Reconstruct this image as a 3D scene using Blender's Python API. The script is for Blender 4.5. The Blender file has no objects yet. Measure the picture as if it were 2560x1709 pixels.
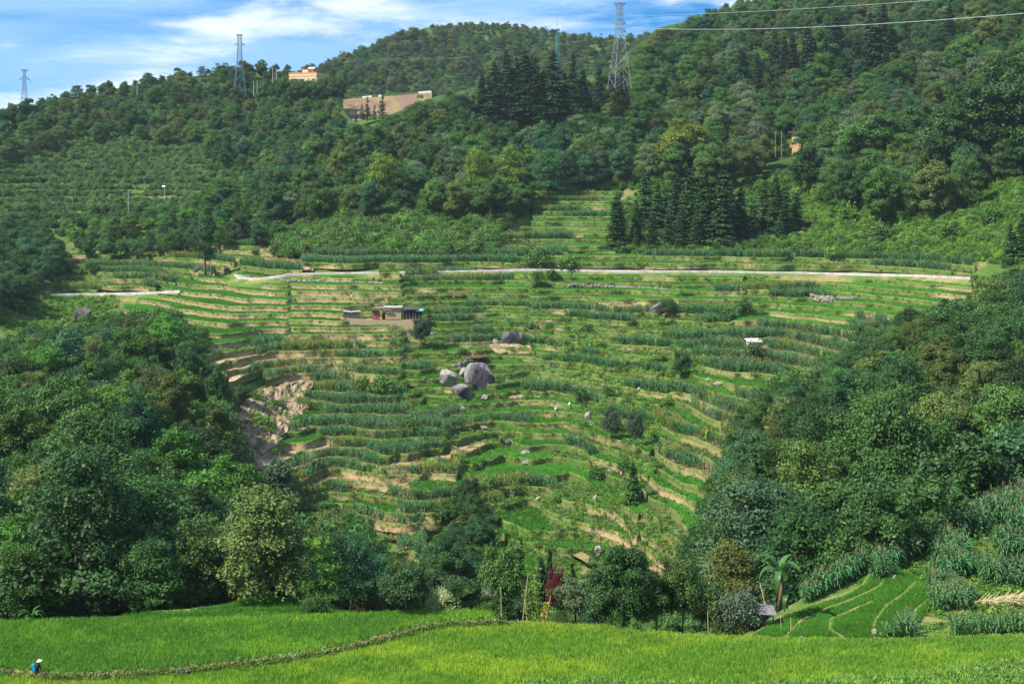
import bpy, math, random
import numpy as np
from mathutils import Vector, Matrix, Euler
from mathutils.bvhtree import BVHTree

scn = bpy.context.scene
COL = scn.collection
RNG = np.random.default_rng(7)
random.seed(7)
CZ, VH, F = 40.0, 450.0, 2560 * 50 / 36.0        # eye height over the near field, eye-level row, focal length (photo pixels)

# ------------------------------------------------------------------ camera, world, sun, exposure
cam = bpy.data.objects.new('camera', bpy.data.cameras.new('camera'))
COL.objects.link(cam)
cam.data.lens = 50; cam.data.sensor_width = 36
cam.data.shift_y = -(854.5 - VH) / 2560
cam.data.clip_start = 0.5; cam.data.clip_end = 20000
cam.location = (0, 0, CZ); cam.rotation_euler = (math.pi / 2, 0, 0)
scn.camera = cam

SUN = Vector((-0.60, -0.26, 0.76)).normalized()   # towards the sun
w = bpy.data.worlds.new('World'); scn.world = w; w.use_nodes = True
nt = w.node_tree; nt.nodes.clear()
def N(t, **kw):
    n = nt.nodes.new(t)
    for k, v in kw.items(): setattr(n, k, v)
    return n
def L(a, b): nt.links.new(a, b)
sky = N('ShaderNodeTexSky', sky_type='NISHITA'); sky.sun_disc = False
sky.sun_elevation = math.asin(SUN.z); sky.sun_rotation = math.atan2(SUN.x, SUN.y)
sky.altitude = 1800; sky.air_density = 1.0; sky.dust_density = 0.25; sky.ozone_density = 3.0
hsv = N('ShaderNodeHueSaturation'); hsv.inputs['Saturation'].default_value = 1.55; hsv.inputs['Value'].default_value = 1.0
L(sky.outputs[0], hsv.inputs['Color'])
tint = N('ShaderNodeMix', data_type='RGBA', blend_type='MULTIPLY'); tint.inputs[0].default_value = 1.0
L(hsv.outputs[0], tint.inputs[6]); tint.inputs[7].default_value = (0.10, 0.92, 1.25, 1)
tc = N('ShaderNodeTexCoord')
def cloud(scale, loc, lo, hi, dist, detail=7, rough=0.55):
    mp = N('ShaderNodeMapping'); L(tc.outputs['Generated'], mp.inputs[0])
    mp.inputs['Scale'].default_value = scale; mp.inputs['Location'].default_value = loc
    no = N('ShaderNodeTexNoise'); L(mp.outputs[0], no.inputs['Vector'])
    no.inputs['Scale'].default_value = 1.0; no.inputs['Detail'].default_value = detail
    no.inputs['Roughness'].default_value = rough; no.inputs['Distortion'].default_value = dist
    r = N('ShaderNodeMapRange', interpolation_type='SMOOTHSTEP'); L(no.outputs[0], r.inputs[0])
    r.inputs[1].default_value = lo; r.inputs[2].default_value = hi
    return r.outputs[0]
def mixc(fac, a, col, k=1.0):
    m = N('ShaderNodeMix', data_type='RGBA')
    if k != 1.0:
        mu = N('ShaderNodeMath', operation='MULTIPLY'); L(fac, mu.inputs[0]); mu.inputs[1].default_value = k; fac = mu.outputs[0]
    L(fac, m.inputs[0]); L(a, m.inputs[6]); m.inputs[7].default_value = col
    return m.outputs[2]
veil = cloud((3.2, 3.2, 20), (10.3, 0.4, 2.6), 0.30, 0.56, 0.5)
puff = cloud((7, 7, 30), (11.1, 5.16, 2.03), 0.46, 0.68, 0.25, 9, 0.6)
c1 = mixc(veil, tint.outputs[2], (3.9, 7.0, 11.6, 1), 0.88)
c2 = mixc(puff, c1, (10.5, 11.5, 12.8, 1), 0.9)
bg = N('ShaderNodeBackground'); L(c2, bg.inputs[0]); bg.inputs[1].default_value = 0.052
out = N('ShaderNodeOutputWorld'); L(bg.outputs[0], out.inputs[0])

sl = bpy.data.lights.new('sun', 'SUN'); sl.energy = 5.0; sl.angle = math.radians(0.5); sl.color = (1.0, 0.93, 0.82)
so = bpy.data.objects.new('sun', sl); COL.objects.link(so)
so.rotation_euler = SUN.to_track_quat('Z', 'Y').to_euler(); so.location = (-300, -100, 400)
scn.view_settings.view_transform = 'Standard'; scn.view_settings.look = 'None'
scn.view_settings.exposure = 0.95; scn.view_settings.gamma = 1.0
scn.view_settings.use_curve_mapping = False
scn.render.engine = 'CYCLES'
scn.cycles.max_bounces = 6; scn.cycles.diffuse_bounces = 3; scn.cycles.transmission_bounces = 3
scn.cycles.use_denoising = True; scn.cycles.volume_bounces = 1

# ------------------------------------------------------------------ small helpers
def tag(o, label=None, cat=None, group=None, kind=None):
    if label: o['label'] = label
    if cat: o['category'] = cat
    if group: o['group'] = group
    if kind: o['kind'] = kind
    return o
def empty(name, loc=(0, 0, 0), rz=0.0):
    e = bpy.data.objects.new(name, None); COL.objects.link(e)
    e.location = loc; e.rotation_euler = (0, 0, rz); e.empty_display_size = 0.3
    return e
def mesh_np(name, V, Q=None, T=None, mat=None, col=None, smooth=False):
    V = np.asarray(V, np.float32).reshape(-1, 3)
    nq = 0 if Q is None else len(Q); ntri = 0 if T is None else len(T)
    me = bpy.data.meshes.new(name)
    me.vertices.add(len(V)); me.vertices.foreach_set('co', V.ravel())
    parts = []; starts = []
    if nq: parts.append(np.asarray(Q, np.int32).ravel()); starts.append(np.arange(nq, dtype=np.int32) * 4)
    if ntri: parts.append(np.asarray(T, np.int32).ravel()); starts.append(nq * 4 + np.arange(ntri, dtype=np.int32) * 3)
    li = np.concatenate(parts) if parts else np.zeros(0, np.int32)
    me.loops.add(len(li)); me.loops.foreach_set('vertex_index', li)
    me.polygons.add(nq + ntri); me.polygons.foreach_set('loop_start', np.concatenate(starts))
    if smooth: me.polygons.foreach_set('use_smooth', np.ones(nq + ntri, bool))
    if col is not None:
        c = np.ones((len(V), 4), np.float32); c[:, :3] = np.asarray(col, np.float32).reshape(len(V), 3)
        a = me.color_attributes.new('tone', 'FLOAT_COLOR', 'POINT'); a.data.foreach_set('color', c.ravel())
    me.update(calc_edges=True)
    if mat: me.materials.append(mat)
    return me
def link(name, me, parent=None, loc=None):
    o = bpy.data.objects.new(name, me); COL.objects.link(o)
    if parent: o.parent = parent
    if loc is not None: o.location = loc
    return o
class MB:
    """collects boxes, tubes and plates into one mesh"""
    def __init__(s): s.v = []; s.f = []
    def add(s, v, f):
        k = len(s.v); s.v += [tuple(p) for p in v]; s.f += [tuple(i + k for i in q) for q in f]; return s
    def box(s, c, d, rz=0.0, taper=1.0, tilt=0.0):
        x, y, z = d[0] / 2, d[1] / 2, d[2] / 2
        P = [(sx * x * (taper if sz > 0 else 1), sy * y * (taper if sz > 0 else 1), sz * z) for sz in (-1, 1) for sx, sy in ((-1, -1), (1, -1), (1, 1), (-1, 1))]
        m = Matrix.Rotation(rz, 3, 'Z') @ Matrix.Rotation(tilt, 3, 'X')
        return s.add([Vector(c) + m @ Vector(p) for p in P], [(0, 3, 2, 1), (4, 5, 6, 7), (0, 1, 5, 4), (1, 2, 6, 5), (2, 3, 7, 6), (3, 0, 4, 7)])
    def bar(s, a, b, r, n=4, r2=None):
        return s.tube([a, b], [r, r if r2 is None else r2], n)
    def tube(s, pts, rad, n=6, cap=True):
        pts = [Vector(p) for p in pts]; k = len(s.v); V = []
        for i, p in enumerate(pts):
            t = (pts[min(i + 1, len(pts) - 1)] - pts[max(i - 1, 0)]).normalized()
            a = t.cross(Vector((0.13, 0.99, 0.05))); a = a.normalized() if a.length > 1e-4 else Vector((1, 0, 0)); b = t.cross(a)
            for j in range(n):
                an = 2 * math.pi * j / n
                V.append(p + (a * math.cos(an) + b * math.sin(an)) * rad[i])
        Fc = [(i * n + j, i * n + (j + 1) % n, (i + 1) * n + (j + 1) % n, (i + 1) * n + j) for i in range(len(pts) - 1) for j in range(n)]
        if cap: Fc += [tuple(range(n - 1, -1, -1)), tuple((len(pts) - 1) * n + j for j in range(n))]
        return s.add(V, Fc)
    def build(s, name, mat, parent=None, smooth=False, loc=None):
        me = bpy.data.meshes.new(name); me.from_pydata(s.v, [], s.f); me.materials.append(mat)
        if smooth: me.polygons.foreach_set('use_smooth', [True] * len(me.polygons))
        me.update()
        return link(name, me, parent, loc)

def _h(ix, iy, seed):
    n = (ix * 374761393 + iy * 668265263 + seed * 982451653) & 0x7fffffff
    n = ((n ^ (n >> 13)) * 1274126177) & 0x7fffffff
    return ((n ^ (n >> 16)) & 0xffff) / 65535.0
def vnoise(x, y, seed=0):
    x = np.asarray(x, float); y = np.asarray(y, float)
    ix = np.floor(x).astype(np.int64); iy = np.floor(y).astype(np.int64)
    fx = x - ix; fy = y - iy; fx = fx * fx * (3 - 2 * fx); fy = fy * fy * (3 - 2 * fy)
    a = _h(ix, iy, seed); b = _h(ix + 1, iy, seed); c = _h(ix, iy + 1, seed); d = _h(ix + 1, iy + 1, seed)
    return (a * (1 - fx) + b * fx) * (1 - fy) + (c * (1 - fx) + d * fx) * fy
def fbm(x, y, seed=0, o=4):
    s = 0; a = 0.5; t = 0
    for i in range(o):
        s = s + a * vnoise(np.asarray(x) * 2 ** i, np.asarray(y) * 2 ** i, seed + i); t += a; a *= 0.5
    return s / t
def inpoly(u, v, poly):
    u = np.asarray(u, float); v = np.asarray(v, float); r = np.zeros(np.broadcast(u, v).shape, bool)
    n = len(poly)
    for i in range(n):
        (x1, y1), (x2, y2) = poly[i], poly[(i + 1) % n]
        if y1 == y2: continue
        c = ((y1 > v) != (y2 > v)) & (u < (x2 - x1) * (v - y1) / (y2 - y1) + x1)
        r ^= c
    return r
def pl(u, P):
    return np.interp(u, [p[0] for p in P], [p[1] for p in P])
def world(u, v, d):
    u = np.asarray(u, float); v = np.asarray(v, float); d = np.asarray(d, float)
    return np.stack(np.broadcast_arrays((u - 1280) / F * d, d, CZ - (v - VH) / F * d), -1)

# ------------------------------------------------------------------ materials
def new_mat(name):
    m = bpy.data.materials.new(name); m.use_nodes = True
    t = m.node_tree; t.nodes.clear()
    return m, t
def surf(name, color=None, rough=0.8, spec=0.25, scale=3.0, var=0.25, bump=0.0, bscale=None, attr=False, metal=0.0, stretch=(1, 1, 1), blotch=None, blotch_scale=0.3):
    m, t = new_mat(name)
    o = t.nodes.new('ShaderNodeOutputMaterial'); p = t.nodes.new('ShaderNodeBsdfPrincipled'); t.links.new(p.outputs[0], o.inputs[0])
    p.inputs['Roughness'].default_value = rough; p.inputs['Specular IOR Level'].default_value = spec; p.inputs['Metallic'].default_value = metal
    tcn = t.nodes.new('ShaderNodeTexCoord'); mp = t.nodes.new('ShaderNodeMapping'); mp.inputs['Scale'].default_value = stretch
    t.links.new(tcn.outputs['Object'], mp.inputs[0])
    no = t.nodes.new('ShaderNodeTexNoise'); no.inputs['Scale'].default_value = scale; no.inputs['Detail'].default_value = 6; no.inputs['Roughness'].default_value = 0.65
    t.links.new(mp.outputs[0], no.inputs['Vector'])
    if attr:
        a = t.nodes.new('ShaderNodeAttribute'); a.attribute_name = 'tone'; src = a.outputs['Color']
    else:
        r = t.nodes.new('ShaderNodeRGB'); r.outputs[0].default_value = (*color, 1); src = r.outputs[0]
    if blotch:
        n2 = t.nodes.new('ShaderNodeTexNoise'); n2.inputs['Scale'].default_value = blotch_scale; n2.inputs['Detail'].default_value = 8; n2.inputs['Roughness'].default_value = 0.7
        t.links.new(mp.outputs[0], n2.inputs['Vector'])
        rr = t.nodes.new('ShaderNodeMapRange'); rr.inputs[1].default_value = 0.47; rr.inputs[2].default_value = 0.56; t.links.new(n2.outputs[0], rr.inputs[0])
        mm = t.nodes.new('ShaderNodeMix'); mm.data_type = 'RGBA'; t.links.new(rr.outputs[0], mm.inputs[0]); t.links.new(src, mm.inputs[6]); mm.inputs[7].default_value = (*blotch, 1)
        src = mm.outputs[2]
    rg = t.nodes.new('ShaderNodeMapRange'); t.links.new(no.outputs[0], rg.inputs[0]); rg.inputs[1].default_value = 0.25; rg.inputs[2].default_value = 0.75
    rg.inputs[3].default_value = 1 - var; rg.inputs[4].default_value = 1 + var
    mx = t.nodes.new('ShaderNodeMix'); mx.data_type = 'RGBA'; mx.blend_type = 'MULTIPLY'; mx.inputs[0].default_value = 1
    t.links.new(src, mx.inputs[6]); t.links.new(rg.outputs[0], mx.inputs[7]); t.links.new(mx.outputs[2], p.inputs['Base Color'])
    if bump:
        nb = t.nodes.new('ShaderNodeTexNoise'); nb.inputs['Scale'].default_value = bscale or scale; nb.inputs['Detail'].default_value = 6
        t.links.new(mp.outputs[0], nb.inputs['Vector'])
        b = t.nodes.new('ShaderNodeBump'); b.inputs['Strength'].default_value = 1.0; b.inputs['Distance'].default_value = bump
        t.links.new(nb.outputs[0], b.inputs['Height']); t.links.new(b.outputs[0], p.inputs['Normal'])
    return m
def leafy(name, mode, color=(1, 1, 1), trans=0.2, rough=0.5, spec=0.18):
    """leaf material: tone attribute (leaf to leaf variation) times a tint from the object ('OBJ') or from the scatter points ('INS')"""
    m, t = new_mat(name)
    o = t.nodes.new('ShaderNodeOutputMaterial'); p = t.nodes.new('ShaderNodeBsdfPrincipled'); tr = t.nodes.new('ShaderNodeBsdfTranslucent')
    ms = t.nodes.new('ShaderNodeMixShader'); ms.inputs[0].default_value = trans
    p.inputs['Roughness'].default_value = rough; p.inputs['Specular IOR Level'].default_value = spec
    a = t.nodes.new('ShaderNodeAttribute'); a.attribute_name = 'tone'
    if mode == 'OBJ':
        ob = t.nodes.new('ShaderNodeObjectInfo'); c2 = ob.outputs['Color']
    else:
        ia = t.nodes.new('ShaderNodeAttribute'); ia.attribute_type = 'INSTANCER'; ia.attribute_name = 'tint'; c2 = ia.outputs['Color']
    m1 = t.nodes.new('ShaderNodeMix'); m1.data_type = 'RGBA'; m1.blend_type = 'MULTIPLY'; m1.inputs[0].default_value = 1
    t.links.new(a.outputs['Color'], m1.inputs[6]); t.links.new(c2, m1.inputs[7])
    t.links.new(m1.outputs[2], p.inputs['Base Color'])
    m2 = t.nodes.new('ShaderNodeMix'); m2.data_type = 'RGBA'; m2.blend_type = 'MULTIPLY'; m2.inputs[0].default_value = 1
    t.links.new(m1.outputs[2], m2.inputs[6]); m2.inputs[7].default_value = (1.0, 1.3, 0.5, 1)
    t.links.new(m2.outputs[2], tr.inputs[0])
    t.links.new(p.outputs[0], ms.inputs[1]); t.links.new(tr.outputs[0], ms.inputs[2]); t.links.new(ms.outputs[0], o.inputs[0])
    return m
M_LEAF = leafy('leaf', 'OBJ'); M_LEAF_I = leafy('leaf scattered', 'INS')
M_BARK = surf('bark', (0.10, 0.085, 0.065), scale=4, var=0.4)
M_GROUND = surf('ground', attr=True, scale=0.9, var=0.35, bump=0.25, bscale=0.8, rough=0.95, spec=0.1)
M_TERR = surf('terrace earth', attr=True, scale=1.6, var=0.38, bump=0.22, bscale=1.8, rough=0.95, spec=0.1)
M_STONE = surf('grey rock', (0.19, 0.18, 0.18), scale=0.6, var=0.6, bump=0.6, bscale=0.9, blotch=(0.045, 0.038, 0.042), blotch_scale=0.17, stretch=(1, 1, 0.4), rough=0.85)
M_STONE_L = surf('pale rock', (0.27, 0.25, 0.225), scale=1.5, var=0.35, bump=0.2, bscale=1.5, blotch=(0.2, 0.17, 0.13), blotch_scale=0.8)
M_CONC = surf('pale concrete', (0.28, 0.27, 0.25), scale=0.3, var=0.25, rough=0.9)
M_STEEL = surf('galvanised steel', (0.20, 0.22, 0.25), scale=2, var=0.15, rough=0.5, metal=0.3)
M_STEEL_L = surf('pale steel', (0.42, 0.44, 0.45), scale=2, var=0.15, rough=0.5, metal=0.2)

# ------------------------------------------------------------------ the lie of the land: depth (m) of the ground at points of the picture
CP = [  # (u, v, distance)
 (1350,1640,140),(1350,1590,170),(1350,1530,250),(1350,1480,264),(1350,1430,272),(1350,1300,298),(1350,1150,336),(1350,1000,370),(1350,850,406),(1350,750,430),(1350,690,452),(1350,640,482),(1350,560,530),(1350,450,595),(1350,300,690),(1350,200,760),(1350,100,840),
 (1000,1640,135),(1000,1560,170),(1000,1450,263),(1000,1300,301),(1000,1150,325),(1000,1000,362),(1000,850,400),(1000,750,426),(1000,690,448),(1000,640,480),(1000,540,540),(1000,420,620),(1000,300,700),(1000,200,780),
 (700,1640,130),(700,1540,140),(700,1420,262),(700,1280,298),(700,1130,325),(700,990,360),(700,880,390),(700,780,418),(700,690,452),(700,600,530),(700,480,610),(700,350,720),(700,180,860),
 (400,1640,130),(400,1530,140),(400,1380,195),(400,1200,255),(400,1000,320),(400,880,370),(400,800,425),(400,740,466),(400,690,500),(400,600,560),(400,480,640),(400,330,745),(400,200,850),
 (0,1640,130),(0,1535,140),(0,1380,185),(0,1200,240),(0,1000,310),(0,880,365),(0,780,430),(0,700,490),(0,600,550),(0,480,630),(0,330,730),(0,240,800),
 (250,840,415),(180,780,455),(250,740,480),
 (1650,1640,138),(1650,1560,180),(1650,1480,252),(1650,1400,264),(1650,1250,292),(1650,1100,325),(1650,950,362),(1650,820,400),(1650,740,428),(1650,690,450),(1650,640,480),(1650,560,525),(1650,450,590),(1650,300,690),(1650,150,800),(1650,40,900),
 (1950,1640,130),(1950,1560,172),(1950,1400,228),(1950,1200,272),(1950,1000,325),(1950,880,372),(1950,780,412),(1950,690,446),(1950,640,472),(1950,520,530),(1950,400,600),(1950,250,700),(1950,50,850),
 (2250,1640,130),(2250,1560,170),(2250,1500,195),(2250,1350,222),(2250,1200,248),(2250,1000,300),(2250,850,355),(2250,740,405),(2250,690,435),(2250,640,458),(2250,520,505),(2250,380,575),(2250,200,680),(2250,-20,820),
 (2560,1640,130),(2560,1400,205),(2560,1200,240),(2560,1000,265),(2560,850,325),(2560,720,385),(2560,640,420),(2560,520,465),(2560,400,520),(2560,200,620),(2560,-100,780),
]
CPa = np.array(CP, float)
SU, SV = 500.0, 350.0
def _tps(r2): return np.where(r2 > 1e-12, 0.5 * r2 * np.log(np.maximum(r2, 1e-12)), 0.0)
_cx = np.stack([CPa[:, 0] / SU, CPa[:, 1] / SV], 1); _n = len(_cx)
_K = _tps(((_cx[:, None] - _cx[None]) ** 2).sum(-1)) + np.eye(_n) * 0.004
_P = np.concatenate([np.ones((_n, 1)), _cx], 1)
_A = np.zeros((_n + 3, _n + 3)); _A[:_n, :_n] = _K; _A[:_n, _n:] = _P; _A[_n:, :_n] = _P.T
_w = np.linalg.solve(_A, np.concatenate([np.log(CPa[:, 2]), np.zeros(3)]))
def Gd(u, v, rough=True):
    """distance of the hillside seen at (u, v)"""
    u, v = np.broadcast_arrays(np.asarray(u, float), np.asarray(v, float)); sh = u.shape
    uf = np.clip(u.ravel(), -250, 2810); vf = v.ravel(); out_ = np.empty(len(uf))
    for i in range(0, len(uf), 40000):
        q = np.stack([uf[i:i + 40000] / SU, vf[i:i + 40000] / SV], 1)
        out_[i:i + 40000] = _tps(((q[:, None] - _cx[None]) ** 2).sum(-1)) @ _w[:_n] + _w[_n] + q @ _w[_n + 1:]
    if rough:
        out_ += 0.022 * (fbm(u.ravel() / 120 + 5, vf / 45 + 3, 11, 3) - 0.5)
    return np.exp(out_).reshape(sh)
VTOP = [(-900, 330), (-300, 290), (0, 280), (200, 240), (400, 200), (600, 180), (740, 178), (830, 235), (880, 305), (980, 285), (1080, 245), (1200, 215), (1400, 200), (1520, 185), (1570, 130), (1650, 70), (1850, 15), (2100, -50), (2560, -130), (2900, -190), (3500, -230)]
T_MAIN = [(590,694),(900,690),(1300,683),(1600,685),(2000,689),(2300,696),(2440,704),(2440,770),(2300,850),(2130,960),(2000,1100),(1900,1250),(1800,1400),(1760,1490),(1180,1500),(1000,1490),(800,1440),(680,1300),(650,1190),(690,1110),(770,1015),(770,985),(700,960),(560,968),(440,950),(420,900),(270,870),(235,835),(300,785),(370,742),(440,712),(510,696)]
T_LEFT = [(130,700),(180,640),(300,622),(480,600),(620,588),(720,600),(690,648),(590,662),(560,688),(470,700),(420,726),(150,736)]
T_TOP = [(1330,640),(1240,640),(1230,610),(1330,560),(1330,478),(1560,462),(1540,520),(1540,640)]
T_STRIP = [(600,686),(596,655),(690,645),(900,640),(1240,636),(1550,640),(1750,645),(2100,652),(2440,660),(2440,688),(2000,681),(1300,675),(900,682)]
T_SIDE = [(-20,740),(160,742),(330,745),(300,780),(235,830),(120,860),(-20,900)]
SCAR = [(596,1085),(585,1045),(605,1010),(690,962),(770,948),(790,955),(775,985),(780,1010),(705,1100),(700,1175),(625,1172),(610,1110)]

def grid_faces(nr, nc):
    i = np.arange(nr - 1)[:, None] * nc + np.arange(nc - 1)[None]
    return np.stack([i, i + 1, i + nc + 1, i + nc], -1).reshape(-1, 4)
def blur(a, n):
    for _ in range(n):
        b = a.copy(); b[1:-1, 1:-1] = (a[:-2, 1:-1] + a[2:, 1:-1] + a[1:-1, :-2] + a[1:-1, 2:] + a[1:-1, 1:-1]) / 5; a = b
    return a
BVH_V, BVH_F = [], []
def solid(V, Q):
    k = sum(len(a) for a in BVH_V); BVH_V.append(np.asarray(V, float)); BVH_F.append(np.asarray(Q) + k)

GRASS = np.array((0.055, 0.105, 0.018)); DARKG = np.array((0.028, 0.055, 0.014)); SOIL = np.array((0.30, 0.205, 0.115)); DRY = np.array((0.24, 0.19, 0.085))
def build_hill():
    us = np.concatenate([np.linspace(-900, -20, 60, endpoint=False), np.linspace(-20, 2580, 330), np.linspace(2600, 3460, 60)])
    nr = 240; t = np.linspace(0, 1, nr) ** 1.0
    U = np.repeat(us[None], nr, 0); V = 1640 + t[:, None] * (pl(us, VTOP)[None] - 1640)
    D = Gd(U, V)
    P = world(U, V, D)
    mask = np.zeros(U.shape)
    for p in (T_MAIN, T_LEFT, T_TOP, T_STRIP, SCAR): mask = np.maximum(mask, inpoly(U, V, p))
    mask = np.clip(blur(mask, 5) * 1.6, 0, 1)
    P[..., 2] -= mask * 1.3
    P[..., 2] += (1 - mask) * 1.6 * (fbm(P[..., 0] / 9, P[..., 1] / 9, 31, 4) - 0.5)
    n1 = fbm(P[..., 0] / 14, P[..., 1] / 14, 21, 4)[..., None]; n2 = fbm(P[..., 0] / 5, P[..., 1] / 5, 25, 3)[..., None]
    c = DARKG + (GRASS - DARKG) * np.clip((n1 - 0.35) * 3, 0, 1)
    open_ = ((V > 470) & (V < 760)).astype(float)
    open_ = np.maximum(open_, inpoly(U, V, [(-900,560),(-900,900),(240,840),(560,690),(560,560)]))
    open_ = np.maximum(open_, inpoly(U, V, T_MAIN))[..., None]
    c = c * (1 - open_) + open_ * (GRASS * 1.15 + (DRY * 0.8 - GRASS) * np.clip((n2 - 0.52) * 4, 0, 1))
    c = c + (SOIL * 0.9 - c) * open_ * np.clip((n1 - 0.68) * 6, 0, 0.6)
    # back of the crest
    last = P[-1]; cl = c[-1]
    rows = [last + np.array((0, a, b)) * np.array((1, 1, 1)) for a, b in ((25, -4), (80, -25), (260, -110))]
    P = np.concatenate([P] + [r[None] for r in rows], 0); c = np.concatenate([c] + [cl[None]] * 3, 0)
    Q = grid_faces(P.shape[0], P.shape[1])
    o = link('hillside', mesh_np('hillside', P, Q, mat=M_GROUND, col=c, smooth=True))
    tag(o, 'green hillside rising from the ravine to the wooded crest', 'hillside', kind='structure')
    solid(P.reshape(-1, 3), Q)
build_hill()

# far hill behind
VF = [(300, 420), (560, 300), (700, 200), (800, 168), (900, 128), (980, 92), (1080, 66), (1200, 60), (1300, 68), (1420, 84), (1530, 100), (1640, 90), (1760, 120), (2100, 200)]
def FARd(u, v):
    return 980 + (430 - v) * 1.15 + 30 * np.sin(np.asarray(u) / 170.0) + 25 * (fbm(np.asarray(u) / 90, np.asarray(v) / 40, 41, 3) - 0.5)
def build_far():
    us = np.linspace(300, 2100, 180); nr = 80
    t = np.linspace(0, 1, nr); U = np.repeat(us[None], nr, 0)
    V = 470 + t[:, None] * (pl(us, VF)[None] - 470)
    D = FARd(U, V)
    P = world(U, V, D)
    n1 = fbm(P[..., 0] / 20, P[..., 1] / 20, 51, 4)[..., None]
    c = DARKG + (GRASS * 1.1 - DARKG) * np.clip((n1 - 0.35) * 3, 0, 1)
    last = P[-1]
    P = np.concatenate([P] + [(last + np.array((0, a, b)))[None] for a, b in ((40, -8), (200, -90), (500, -200))], 0); c = np.concatenate([c] + [c[-1][None]] * 3, 0)
    Q = grid_faces(P.shape[0], P.shape[1])
    o = link('far_hill', mesh_np('far_hill', P, Q, mat=M_GROUND, col=c, smooth=True))
    tag(o, 'distant rounded wooded hill behind the slope', 'hill', kind='structure')
    solid(P.reshape(-1, 3), Q)
build_far()
mb = MB(); mb.add([(-1900, -300, -220), (1900, -300, -220), (1900, 2100, -220), (-1900, 2100, -220)], [(0, 1, 2, 3)])
tag(mb.build('ground', surf('valley ground', (0.05, 0.08, 0.025), scale=0.01)), 'low green ground far below the hills', 'ground', kind='structure')

def haze():
    mb = MB(); mb.box((0, 900, 9), (4000, 2600, 460)); m = bpy.data.materials.new('air'); m.use_nodes = True; t = m.node_tree; t.nodes.clear()
    o_ = t.nodes.new('ShaderNodeOutputMaterial'); v = t.nodes.new('ShaderNodeVolumePrincipled'); v.inputs['Color'].default_value = (0.72, 0.86, 1.0, 1); v.inputs['Density'].default_value = 0.00005; v.inputs['Anisotropy'].default_value = 0.2
    t.links.new(v.outputs[0], o_.inputs['Volume'])
    tag(mb.build('haze', m), 'thin pale haze filling the air of the valley', 'haze', kind='stuff')
haze()
# ------------------------------------------------------------------ near rice field, the bund and the slope under the camera
BUND = [(-900, 1660), (0, 1686), (150, 1700), (300, 1694), (450, 1684), (550, 1671), (700, 1655), (800, 1640), (900, 1618), (1000, 1592), (1060, 1577), (1120, 1566), (1240, 1562), (1300, 1560)]
VEDGE = [(-900, 1575), (0, 1556), (250, 1548), (500, 1548), (750, 1540), (1000, 1531), (1100, 1527), (1225, 1525), (1240, 1556), (1500, 1568), (1700, 1590), (1880, 1596), (2200, 1602), (2560, 1590), (3460, 1570)]
WEED = [(-900, 1800), (1150, 1750), (1230, 1722), (1400, 1706), (1560, 1704), (1700, 1714), (1900, 1718), (2000, 1710), (2300, 1690), (2560, 1652), (2700, 1625), (3460, 1560)]
def field_z(u, v):
    b = pl(u, BUND); left = np.clip((b - v) / 14 + 0.5, 0, 1) * np.clip((1300 - u) / 40, 0, 1)
    hump = 0.12 * np.exp(-((v - b + 6) / 8) ** 2) * (u < 1300)
    we = np.clip((v - pl(u, WEED)) / 12, 0, 1) * 0.35
    return 0.4 * left + hump + we
def field_d(u, v): return (CZ - field_z(u, v)) * F / (v - VH)
def build_field():
    us = np.linspace(-900, 3460, 560); nr = 110
    t = np.linspace(0, 1, nr); ve = pl(us, VEDGE)
    U = np.repeat(us[None], nr, 0); V = 1770 + t[:, None] * (ve[None] - 1770)
    D = field_d(U, V); P = world(U, V, D); P[..., 2] += 0.06 * (fbm(P[..., 0], P[..., 1], 61) - 0.5)
    b = pl(U, BUND); near_b = np.exp(-((V - b + 2) / 9) ** 2) * (U < 1300)
    n = fbm(P[..., 0] / 1.5, P[..., 1] / 1.5, 63, 3)
    c = np.zeros(P.shape) + np.array((0.10, 0.17, 0.02))
    s = np.clip(near_b * 1.4, 0, 1)[..., None]
    c = c * (1 - s) + s * (np.array((0.16, 0.17, 0.05)) + (SOIL - np.array((0.16, 0.17, 0.05))) * np.clip((n[..., None] - 0.5) * 4, 0, 1))
    edge = np.clip(1 - (V - pl(U, VEDGE)) / 8, 0, 1)[..., None]
    c = c * (1 - edge) + edge * GRASS
    last = P[-1]
    far = [(last + np.array((0, a, bb)))[None] for a, bb in ((0.6, -0.3), (1.6, -2.2), (5, -9), (12, -18))]
    first = P[0]
    nearr = []
    for d, z in ((4, 38.3), (20, 31.2), (60, 16.6), (100, 2.2)):
        r = first.copy(); k = np.clip(d / 108.6, 0, 1); r[:, 0] = first[:, 0] * (0.6 + 0.4 * k); r[:, 1] = d; r[:, 2] = z; nearr.append(r[None])
    back = first.copy(); back[:, 0] *= 0.6; back[:, 1] = -80; back[:, 2] = 44
    P = np.concatenate([back[None]] + nearr + [P] + far, 0)
    c = np.concatenate([np.zeros((5,) + c.shape[1:]) + GRASS, c, np.zeros((4,) + c.shape[1:]) + GRASS * 0.8], 0)
    Q = grid_faces(P.shape[0], P.shape[1])
    o = link('rice_field', mesh_np('rice_field', P, Q, mat=M_TERR, col=c, smooth=True))
    tag(o, 'near flat field of bright rice with an earth bund across it', 'field', kind='structure')
    solid(P.reshape(-1, 3), Q)
build_field()

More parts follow.
